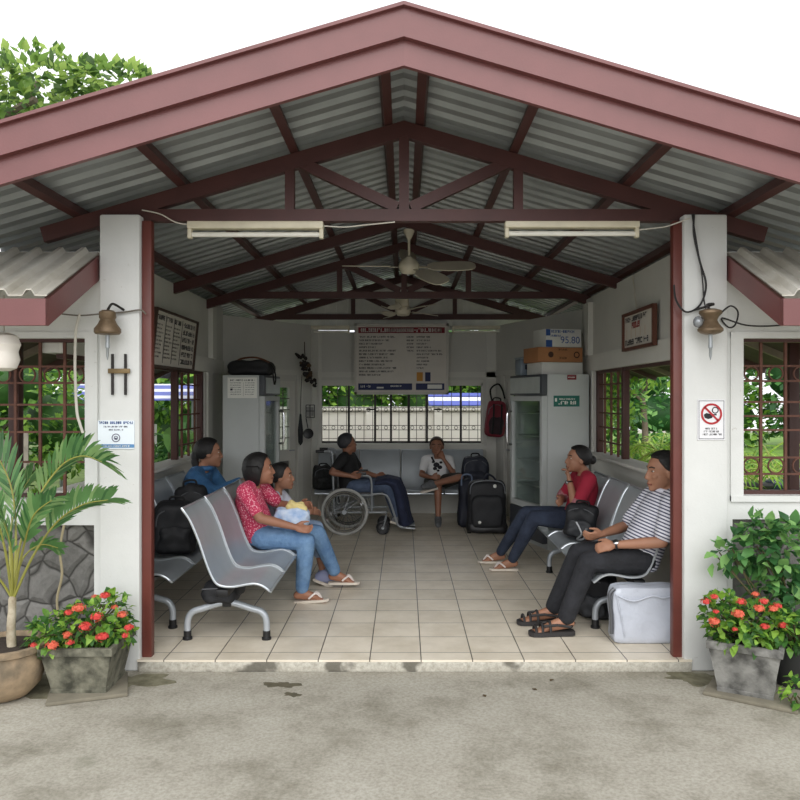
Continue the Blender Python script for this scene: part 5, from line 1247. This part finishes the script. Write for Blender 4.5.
# round dark pot and shrubs on the right
t = thing('round_pot', 'round black pot at the right edge behind the square planter', 'pot', (2.17, 4.22, GZ)); b = MB()
b.lathe([(.10, 0), (.115, .01), (.15, .22), (.165, .225), (.165, .27), (.145, .27), (.14, .22), (0, .21)], (2.17, 4.22, GZ), 28); b.build('pot_wall', mat('black_pot', (48, 48, 48), .6, 0, .2, 8), t)
b = MB(); b.lathe([(0, 0), (.14, 0), (.14, .02), (0, .03)], (2.17, 4.22, GZ+.215), 20); b.build('soil', SOIL, t)
def shrub(name, label, base, blobs, Lf, mats, seed, nst=8, asp=.55, group=None, cheap=False):
    t = thing(name, label, 'plant', base, 0, group); rd = random.Random(seed); b = MB()
    for c, r, n in blobs: cloud(b, c, r, n, Lf, rd, asp, .3, cheap)
    b.build('foliage', mats, t, recalc=False); b = MB()
    for k in range(nst):
        c, r, n = blobs[k % len(blobs)]; q = V(c)+V((rd.uniform(-.5, .5)*r[0], rd.uniform(-.4, .4)*r[1], rd.uniform(-.2, .5)*r[2])); b.tube(smooth_path([V(base), lerp(base, q, .5)+rv(rd)*.04, q], 3), max(.004, Lf*.05), 5)
    b.build('stems', mat('plant_stem', (84, 78, 48)), t); return t
shrub('leafy_shrub', 'tall leafy green shrub in front of the right stone panel', (2.17, 4.22, .15), [(px(788, 560, 4.25), (.15, .09, .22), 170), (px(762, 545, 4.30), (.15, .06, .12), 90), (px(735, 552, 4.30), (.10, .04, .08), 34), (px(772, 585, 4.27), (.12, .07, .13), 70), (px(800, 600, 4.20), (.11, .1, .15), 90), (px(716, 556, 4.30), (.05, .03, .07), 12), (px(766, 526, 4.30), (.12, .04, .045), 36)], .085, LB, 31, 14, .58)
shrub('small_pot_plant', 'small bright green plant at the bottom right corner', (2.03, 3.90, GZ), [((2.03, 3.90, GZ+.09), (.09, .08, .07), 70)], .05, L1, 37, 6)
shrub('pot_foliage_plant', 'leafy yellow-green plant hanging over the round black pot', (2.12, 4.15, .15), [(px(788, 630, 4.05), (.09, .08, .09), 70)], .07, L1, 39, 5)

# potted palm on the left
t = thing('round_pot', 'large tan clay bowl pot holding the young palm', 'pot', (-2.145, 4.08, GZ)); b = MB(); c = (-2.145, 4.08, GZ); TAN = mat('tan_clay', (166, 144, 116), .8, 0, .3, 9, .5, 30, col2=(112, 100, 82), detail=8)
b.lathe([(.10, 0), (.13, .012), (.185, .07), (.21, .15), (.208, .22), (.20, .245), (.222, .255), (.225, .285), (.205, .29), (.195, .25), (0, .24)], c, 36); b.build('pot_wall', TAN, t)
b = MB(); b.lathe([(0, 0), (.198, 0), (.198, .012), (0, .02)], (c[0], c[1], GZ+.25), 24); b.build('soil', SOIL, t)
t = thing('potted_palm', 'young palm with arching fronds in the tan bowl pot', 'palm', (-2.13, 4.08, .19)); b = MB()
b.tube(smooth_path([px(12, 650, 4.08), px(11, 630, 4.08), px(12, 612, 4.08), px(12.5, 596, 4.08)], 4), [.024]*4+[.022]*4+[.020]*4+[.013], 12); b.build('trunk', mat('pale_palm_trunk', (190, 180, 158), .8, 0, .25, 14, .3, 40, col2=(140, 126, 102)), t)
PALM = [leafm('palm_green', (98, 142, 84)), leafm('palm_light_green', (136, 170, 108)), leafm('palm_deep_green', (72, 116, 68))]
def frond(pts, ll, seed, m=0, rise=.30, start=.35, n=22, tw=1.05):
    rd = random.Random(seed); path = smooth_path([px(x, y, d) for x, y, d in pts], 8); N = len(path); b = MB()
    b.tube(path, [.008*(1-.75*i/(N-1)) for i in range(N)], 6); f = b.build('frond', mat('yellow_green_petiole', (150, 148, 70), .5, 0, .2, 8), t)
    b = MB()
    for k in range(n):
        u = start+(1-start)*k/(n-1); i = min(int(u*(N-1)), N-2); p = lerp(path[i], path[i+1], u*(N-1)-i); tg = (path[i+1]-path[i]).normalized()
        side = tg.cross(V((0, 0, 1))); side = side.normalized() if side.length > .05 else V((1, 0, 0)); up = side.cross(tg); sg_ = 1 if tg.x >= 0 else -1
        side, up = side*math.cos(tw)+up*math.sin(tw), up*math.cos(tw)-side*math.sin(tw)
        for s in (-1, 1):
            d = (tg*(.85+.9*(u-start))+side*s*.75+V((0, 0, rise))+rv(rd)*.10).normalized(); L = 1.2*ll*(1-.30*abs(2*(u-start)/(1-start)-.8))*rd.uniform(.85, 1.1); b.m = rd.choice((0, 0, 1, 2))
            w = .021; ref = up.cross(d).normalized(); pr = [V(p), p+d*L*.35+V((0, 0, .0)), p+d*L*.7-V((0, 0, L*.06)), p+d*L-V((0, 0, L*.18))]; vs = []
            for q, ww in zip(pr, (.35, 1, .8, .05)): vs += [q-ref*w*ww*.5, q+ref*w*ww*.5]
            b.add(vs, [(0, 1, 3, 2), (2, 3, 5, 4), (4, 5, 7, 6)])
    b.build('leaflets', PALM, f, recalc=False)
frond([(13, 597, 4.08), (20, 545, 4.12), (38, 498, 4.18), (61, 466, 4.22), (82, 456, 4.2), (102, 462, 4.16)], .20, 1, 0, .5, .42)
frond([(13.5, 598, 4.08), (33, 556, 4.05), (56, 523, 4.05), (82, 505, 4.02), (108, 500, 3.98)], .17, 2, 0, .55, .42)
frond([(12, 597, 4.08), (4, 545, 4.0), (-12, 500, 3.95), (-40, 480, 3.9)], .18, 3)
frond([(13, 597, 4.08), (16, 540, 4.2), (12, 490, 4.28), (-4, 455, 4.3), (-25, 440, 4.3)], .20, 4)
frond([(13, 597, 4.08), (24, 545, 4.0), (34, 515, 3.95), (52, 500, 3.9)], .15, 5, 0, .4)
frond([(12, 597, 4.08), (12, 555, 3.95), (5, 525, 3.85), (-8, 508, 3.78)], .17, 6, 0, .3)
frond([(13, 597, 4.08), (10, 540, 4.2), (18, 500, 4.3), (30, 478, 4.35)], .17, 7)
frond([(12, 598, 4.08), (0, 580, 4.05), (-15, 570, 4.0), (-40, 572, 3.95)], .15, 8)
frond([(13, 597, 4.08), (22, 560, 4.2), (40, 545, 4.25), (58, 548, 4.3)], .08, 9, 0, .2, .5, 12)
def patch(name, label, c, rx, ry, seed, m):
    rd = random.Random(seed); n = 40; k1, k2, k3 = rd.uniform(0, 6), rd.uniform(0, 6), rd.uniform(0, 6); poly = []
    for i in range(n):
        a = 2*PI*i/n; r = 1+.28*math.sin(2*a+k1)+.18*math.sin(5*a+k2)+.12*math.sin(9*a+k3); poly.append((rx*r*math.cos(a), ry*r*math.sin(a)))
    b = MB(); b.prism(poly, (c[0], c[1], GZ-.004), (1, 0, 0), (0, 1, 0), (0, 0, 1), .0055); struct(b, name, m, label, 'ground')
MOSS = mat('mossy_dirt', (128, 124, 102), .95, 0, .35, 14, .4, 60, col2=(96, 92, 72))
patch('ground_moss_1', 'mossy dirt at the foot of the left pillar', (-1.56, 4.30, 0), .20, .13, 3, MOSS)
patch('ground_moss_2', 'mossy dirt at the foot of the right pillar', (1.66, 4.34, 0), .16, .10, 5, MOSS)
patch('ground_moss_3', 'mossy dirt around the tan bowl pot', (-2.05, 4.2, 0), .30, .22, 8, MOSS)
WET = mat('wet_stain', (98, 92, 74), .7, 0, .3, 20)
patch('ground_stain_1', 'small dark wet stain on the apron in front of the step', (-.68, 4.24, 0), .085, .045, 7, WET)
patch('ground_stain_2', 'second smaller wet stain on the apron in front of the step', (-.60, 4.10, 0), .04, .03, 9, WET)
# fallen leaves and dry twig in front
b = MB(); rd = random.Random(2)
for k in range(9): b.m = 0; leaf(b, V((rd.uniform(-.3, .9), rd.uniform(3.7, 4.35), GZ+.004)), V((rd.uniform(-1, 1), rd.uniform(-1, 1), .05)), UP, .035, .022, .1) if k in (0, 3, 6) else None
o = b.build('fallen_leaves', mat('dry_leaf', (86, 70, 44), .9), recalc=False); tag(o, 'few dry brown leaves lying on the concrete apron', 'dry leaves', None, 'stuff')
b = MB(); b.tube(smooth_path([px(64, 525, 4.45), px(60, 550, 4.42), px(62, 575, 4.42), px(57, 600, 4.42), px(60, 625, 4.42)], 5), .007, 6); single(b, 'hanging_rope', mat('straw_rope', (164, 152, 122), .9), 'thin pale vine stem hanging over the left stone panel', 'vine')

# ================================================================== outdoors beyond the shed
LAWN = mat('grass_green', (122, 156, 62), .9, 0, .35, 2.5, .5, 30, col2=(92, 124, 48))
def ground_patch(name, x0, x1, y0, y1, z, m, label):
    b = MB(); b.box(((x0+x1)/2, (y0+y1)/2, z-.02), (x1-x0, y1-y0, .04)); struct(b, name, m, label, 'ground')
ground_patch('lawn_right', 2.9, 26, 4.9, 34, -.045, LAWN, 'bright green lawn seen through the right windows')
ground_patch('lawn_left', -26, -2.9, 4.9, 34, -.045, mat('rough_grass', (104, 124, 62), .9, 0, .4, 3, .4, 30), 'rough grass outside the left windows')
ground_patch('dirt_yard', 4.4, 7.5, 13, 19, -.02, mat('bare_earth', (176, 152, 122), .95, 0, .2, 4), 'patch of bare earth beyond the right window')
b = MB(); b.box((0, 13.6, .62), (6.2, .14, 1.4)); 
for k in range(6): b.box((-3.0+1.2*k, 13.52, .62), (.14, .10, 1.44))
b.box((0, 13.58, 1.34), (6.2, .22, .06)); struct(b, 'boundary_wall', m_wall('pale_concrete_wall', (214, 210, 200)), 'pale concrete boundary wall behind the back window', 'wall')
def tree(name, label, base, h, blobs, n, Lf, mats, seed, tr=.1, group=None, core=True):
    t = thing(name, label, 'tree', base, 0, group); rd = random.Random(seed); b = MB(); base = V(base)
    b.tube(smooth_path([base, base+V((.05, .03, h*.5)), base+V((-.03, 0, h))], 4), [tr*(1-.05*i) for i in range(9)], 10)
    for c, r in blobs: b.tube(smooth_path([base+V((0, 0, h*.85)), lerp(base+V((0, 0, h)), V(c), .5)+rv(rd)*.15, V(c)], 3), tr*.35, 6)
    b.build('trunk', TRUNK, t); b = MB()
    for c, r in blobs:
        cloud(b, c, r, int(n*1.3), Lf, rd, .6, .5, True)
        b.m = 2
        if core: b.ell(c, (r[0]*.58, r[1]*.58, r[2]*.58), None, 2)
    b.build('crown', mats, t, recalc=False); return t
# hedge trees behind the boundary wall
for k, x in enumerate((-3.6, -2.2, -.9, .5, 1.9, 3.3)):
    tree('hedge_tree', 'green hedge tree behind the boundary wall, number %s from the left' % ('one two three four five six'.split()[k]), (x, 15.2, -.07), 1.0, [((x, 15.1, 1.4), (.95, .6, .85)), ((x+.3, 15.3, 1.9), (.95, .6, .55))], 650, .19, L1, 50+k, .07, 'hedge trees behind the wall')
# striped canopies
def canopy(label, c, w, d, tilt, m):
    t = thing('striped_canopy', label, 'canopy', (c[0], c[1], -.07)); b = MB(); n = 8
    b.prism([(-d/2, -.0), (0, tilt), (d/2, 0), (d/2, -.012), (0, tilt-.012), (-d/2, -.012)], V(c)-V((w/2, 0, 0)), (0, 1, 0), (0, 0, 1), (1, 0, 0), w); b.build('canopy_sheet', m, t)
    for sx in (-1, 1):
        for sy in (-1, 1): b = MB(); b.tube([(c[0]+sx*w*.47, c[1]+sy*d*.45, -.07), (c[0]+sx*w*.47, c[1]+sy*d*.45, c[2]+.02)], .025, 8); b.build('canopy_pole', STEEL, t)
STRP = m_stripes('blue_white_tarpaulin', (0, .7, .7), .30, (226, 228, 238), (84, 96, 176), .42, 0, .5)
canopy('blue and white striped canopy seen through the left wall window', (-3.95, 11.6, 1.50), 2.0, 1.6, .24, STRP)
canopy('blue and white striped canopy over the wall behind the back window', (1.05, 15.0, 1.42), 1.7, 1.0, .28, STRP) if False else None
canopy('pale blue and white awning behind the boundary wall', (.95, 14.25, 1.40), 1.0, .8, .22, STRP)
# planting outside the left window
def banana(label, base, seed, n=9, L=.75, mats=LB):
    t = thing('broad_leaf_plant', label, 'plant', base, 0, 'broad-leaved plants outside the left wall'); rd = random.Random(seed); b = MB(); s = MB()
    for k in range(n):
        a = 2*PI*k/n+rd.uniform(-.3, .3); h = rd.uniform(.25, 1.0); p = V(base)+V((math.cos(a)*.10, math.sin(a)*.10, h)); s.tube([V(base), p], .014, 5); b.m = rd.randrange(3)
        leaf(b, p, V((math.cos(a)*.7, math.sin(a)*.7, rd.uniform(.5, 1.2))), UP, L*rd.uniform(.6, 1), L*.24, .3)
    b.build('leaves', mats, t, recalc=False); s.build('stalks', mat('plant_stem', (84, 78, 48)), t)
for k, (x, y) in enumerate(((-2.75, 8.9), (-3.0, 9.7), (-3.25, 9.1), (-3.15, 10.6), (-2.75, 10.0))): banana('broad-leaved green plant outside the left wall, %s from the front' % ('first second fourth fifth third'.split()[k]), (x, y, -.05), 70+k, 12, .55)
shrub('outdoor_shrub', 'dense dark shrub below the left wall window', (-2.95, 8.2, -.05), [((-2.95, 8.2, .55), (.35, .5, .45), 420), ((-3.1, 9.3, .5), (.35, .5, .4), 350)], .13, LB, 81, 6, .5, None, True)
tree('yard_tree', 'leafy tree behind the striped canopy left of the shed', (-5.6, 13.6, -.07), 1.6, [((-5.4, 13.6, 2.3), (1.5, .9, 1.0)), ((-4.2, 13.9, 2.0), (1.0, .8, .8)), ((-4.4, 14.4, .9), (1.3, .6, .8))], 700, .17, L1, 82, .1)
tree('yard_tree', 'bright leafy tree outside the left front window', (-5.2, 9.6, -.07), 1.2, [((-5.1, 9.6, 1.7), (.9, .7, .7)), ((-4.6, 10.2, 1.2), (.8, .6, .7)), ((-5.5, 9.9, .7), (.8, .6, .6))], 520, .14, L1, 83, .07)
b = MB()
for k in range(9): b.box((-4.3-.16*k, 8.6+.05*k, .55), (.11, .03, 1.2-.1*(k % 3)), rotz(.3))
b.box((-4.9, 8.83, .75), (1.5, .03, .08), rotz(-.3)); b.box((-4.9, 8.83, .25), (1.5, .03, .08), rotz(-.3))
single(b, 'picket_fence', mat('weathered_wood', (150, 142, 130), .9, 0, .3, 8), 'weathered wooden fence seen through the left front window', 'fence')
t = thing('white_cabinet', 'white cabinet standing outside the left wall window', 'cabinet', (-3.45, 10.2, -.05)); b = MB(); b.box((-3.75, 10.9, .55), (.34, .3, 1.2), None, .01); b.build('cabinet_body', WHITE, t)
b = MB(); b.box((-3.70, 10.74, .95), (.22, .02, .36), None, .004); b.build('cabinet_screen', BLACKP, t)
# the tree over the roof, top left
tree('tall_tree', 'tall leafy tree rising above the left end of the roof', (-5.3, 9.4, -.07), 4.6, [((-4.35, 9.0, 5.05), (.75, .6, .38)), ((-5.2, 9.2, 4.95), (.8, .7, .55)), ((-3.5, 9.2, 5.25), (.55, .5, .2)), ((-4.6, 9.6, 5.5), (.8, .6, .35))], 330, .17, LT, 84, .12, None, False)
# right side: fern-like palms, trees, far tree line
def fernpalm(label, base, seed, n=16, L=.95):
    t = thing('fern_palm', label, 'plant', base, 0, 'feathery palms outside the right wall'); rd = random.Random(seed); b = MB(); s = MB(); base = V(base)
    for k in range(n):
        a = 2*PI*k/n+rd.uniform(-.2, .2); o = V((math.cos(a), math.sin(a), 0)); h = rd.uniform(.5, 1.1)*L
        path = smooth_path([base, base+o*L*.22+V((0, 0, h*.75)), base+o*L*.55+V((0, 0, h)), base+o*L*.95+V((0, 0, h*.72))], 6); s.tube(path, .007, 4); N = len(path)
        for i in range(3, N-1):
            tg = (path[i+1]-path[i]).normalized(); sd = tg.cross(UP).normalized()
            for sg in (-1, 1):
                d = (tg*.8+sd*sg*.8+V((0, 0, -.15))).normalized(); l = L*.30*rd.uniform(.7, 1.1); w = .028; r_ = d.cross(UP).normalized(); b.m = rd.randrange(3); p = path[i]
                b.add([p, p+d*l*.5+r_*w*.5, p+d*l-V((0, 0, .05*l)), p+d*l*.5-r_*w*.5], [(0, 1, 2, 3)])
    b.build('fronds', [leafm('fern_bright', (142, 182, 60)), leafm('fern_light', (176, 204, 92)), leafm('fern_mid', (92, 140, 50))], t, recalc=False); s.build('stalks', mat('fern_stalk', (150, 160, 80), .7), t)
for k, (x, y) in enumerate(((3.35, 9.3), (3.55, 10.2), (3.3, 8.3), (3.75, 11.2), (4.3, 9.6), (4.2, 12.0))): fernpalm('feathery bright green palm outside the right wall, %s from the front' % ('second fourth first fifth third sixth'.split()[k]), (x, y, -.04), 90+k, 18, .95)
tree('slim_tree', 'slim grey trunked tree standing on the lawn beyond the right window', (4.55, 14.5, -.04), 1.75, [((4.5, 14.4, 2.5), (1.3, .9, .75)), ((3.6, 14.2, 2.25), (.8, .6, .5))], 650, .15, L1, 101, .075)
shrub('tall_shrub', 'tall narrow green shrub left of the slim tree outside the right window', (2.95, 10.6, -.04), [((2.95, 10.6, .9), (.22, .25, .8), 420), ((3.2, 10.9, 1.5), (.2, .2, .35), 160)], .16, L1, 102, 5, .4, None, True)
far = [(4.5, 25, 2.2), (7.2, 24, 2.6), (9.8, 25, 2.3), (12.4, 24, 2.7), (15.0, 25, 2.4), (17.6, 24, 2.6), (2.2, 26, 2.3)]
for k, (x, y, h) in enumerate(far):
    tree('far_tree', 'dark green tree in the far tree line beyond the lawn', (x, y, -.05), h*.6, [((x, y, h*.85), (1.7, 1.2, 1.5)), ((x+.6, y-.4, h*.4), (1.6, 1.0, 1.0)), ((x-.5, y, h*1.45), (1.4, 1.0, 1.0))], 560, .30, LB if k % 2 else L1, 110+k, .14, 'far trees beyond the lawn')
for k, (x, y) in enumerate(((-7, 20), (-9.6, 19), (-12.2, 20), (-4.4, 21))):
    tree('far_tree', 'dark tree in the far tree line left of the shed', (x, y, -.05), 1.6, [((x, y, 2.4), (1.7, 1.2, 1.5)), ((x+.5, y-.4, 1.0), (1.6, 1.0, 1.0))], 520, .28, L1 if k % 2 else LB, 130+k, .14, 'far trees left of the shed')
shrub('lawn_shrub', 'low bright shrub on the lawn beyond the right front window', (4.7, 10.2, -.04), [((4.7, 10.2, .35), (.5, .4, .35), 300)], .14, L1, 140, 5, .5, None, True)
# motorcycle seen through the right front window
t = thing('motorcycle', 'dark motorcycle parked on the lawn beyond the right front window', 'motorcycle', (4.22, 8.75, -.045), 0); mx, my, mz = 4.25, 8.75, -.045
for s in (-1, 1):
    c = V((mx+s*.42, my, mz+.21)); b = MB(); b.torus(c, .185, .03, 'Y', 28, 8); w = b.build('wheel', BLACKP, t)
    b = MB(); b.torus(c, .15, .012, 'Y', 24, 6); 
    for k in range(8): a = PI*k/8; b.tube([c-V((math.cos(a)*.15, 0, math.sin(a)*.15)), c+V((math.cos(a)*.15, 0, math.sin(a)*.15))], .004, 4)
    b.build('rim', CHROME, w)
b = MB(); b.tube(smooth_path([(mx+.42, my, mz+.21), (mx+.30, my, mz+.55), (mx+.26, my, mz+.72)], 4), .02, 8); b.build('fork', STEEL, t)
b = MB(); b.ell((mx+.08, my, mz+.58), (.20, .10, .09), None, 3); b.build('fuel_tank', mat('dark_blue_paint', (36, 44, 70), .25, 0, .1), t)
b = MB(); b.box((mx-.25, my, mz+.57), (.44, .17, .07), None, .03); b.build('seat', BLACKP, t)
b = MB(); b.box((mx, my, mz+.33), (.30, .18, .24), None, .04); b.build('engine', STEEL, t)
b = MB(); b.tube([(mx+.28, my, mz+.62), (mx-.05, my, mz+.22), (mx-.42, my, mz+.21)], .022, 8); b.tube([(mx-.42, my, mz+.50), (mx+.2, my, mz+.55)], .02, 8); b.build('frame', BLACKP, t)
b = MB(); b.tube(smooth_path([(mx+.18, my-.22, mz+.78), (mx+.25, my-.1, mz+.74), (mx+.25, my+.1, mz+.74), (mx+.18, my+.22, mz+.78)], 4), .012, 6); b.build('handlebar', STEEL, t)
# white lantern hanging under the left awning
t = thing('paper_lantern', 'white lantern with a red patch hanging under the left awning', 'lantern', px(5, 375, 4.0)); p = px(4, 352, 4.0)
b = MB(); b.lathe([(.03, -.10), (.062, -.085), (.078, -.04), (.07, -.005), (.07, .005), (.082, .04), (.066, .085), (.03, .10)], p, 20); b.build('lantern_body', mat('white_plastic_shade', (224, 218, 208), .5, 0, .06), t)
b = MB(); b.ell(p+V((-.015, -.06, .055)), (.03, .022, .03), None, 2); b.build('red_patch', mat('red_plastic', (178, 40, 56), .5), t)
b = MB(); b.tube([p+V((0, 0, .09)), p+V((0, 0, .30))], .004, 5); b.build('hanging_string', CAB, t)
# ================================================================== camera, sky, finish
cam = bpy.data.cameras.new('camera'); co = bpy.data.objects.new('camera', cam); C.objects.link(co)
co.location = (0, 0, EYE); co.rotation_euler = (PI/2, 0, 0)
cam.sensor_width = 36; cam.lens = F/800*36; cam.shift_x = -4/800; cam.shift_y = -2/800; cam.clip_end = 400
sc = bpy.context.scene; sc.camera = co
w = bpy.data.worlds.new('overcast_sky'); sc.world = w; w.use_nodes = True
nt = w.node_tree; nt.nodes.clear()
out = nt.nodes.new('ShaderNodeOutputWorld'); bg = nt.nodes.new('ShaderNodeBackground')
tc = nt.nodes.new('ShaderNodeTexCoord'); n = nt.nodes.new('ShaderNodeTexNoise'); n.inputs['Scale'].default_value = 2.2; n.inputs['Detail'].default_value = 6
nt.links.new(tc.outputs['Generated'], n.inputs['Vector'])
nt.links.new(ramp(nt, n.outputs['Fac'], [(.3, (.86, .90, .98)), (.65, (1, 1, 1))]), bg.inputs[0])
bg.inputs[1].default_value = SKY
nt.links.new(bg.outputs[0], out.inputs[0])
for nm, loc, rot, e, ang, col in SUNS:
    l = bpy.data.lights.new(nm, 'SUN'); l.energy = e; l.angle = ang; l.color = col
    lo = bpy.data.objects.new(nm, l); C.objects.link(lo); lo.rotation_euler = rot; lo.location = loc
sc.view_settings.view_transform = 'Standard'; sc.view_settings.look = 'None'; sc.view_settings.gamma = 1
sc.view_settings.exposure = EXPOSURE; sc.view_settings.use_curve_mapping = False
sc.cycles.max_bounces = 14; sc.cycles.diffuse_bounces = 8; sc.cycles.transparent_max_bounces = 16
# working units -> metres, once for every mesh and every location
for me in list(bpy.data.meshes): me.transform(Matrix.Scale(K, 4))
for o in bpy.data.objects: o.location = o.location*K
bpy.context.view_layer.update()
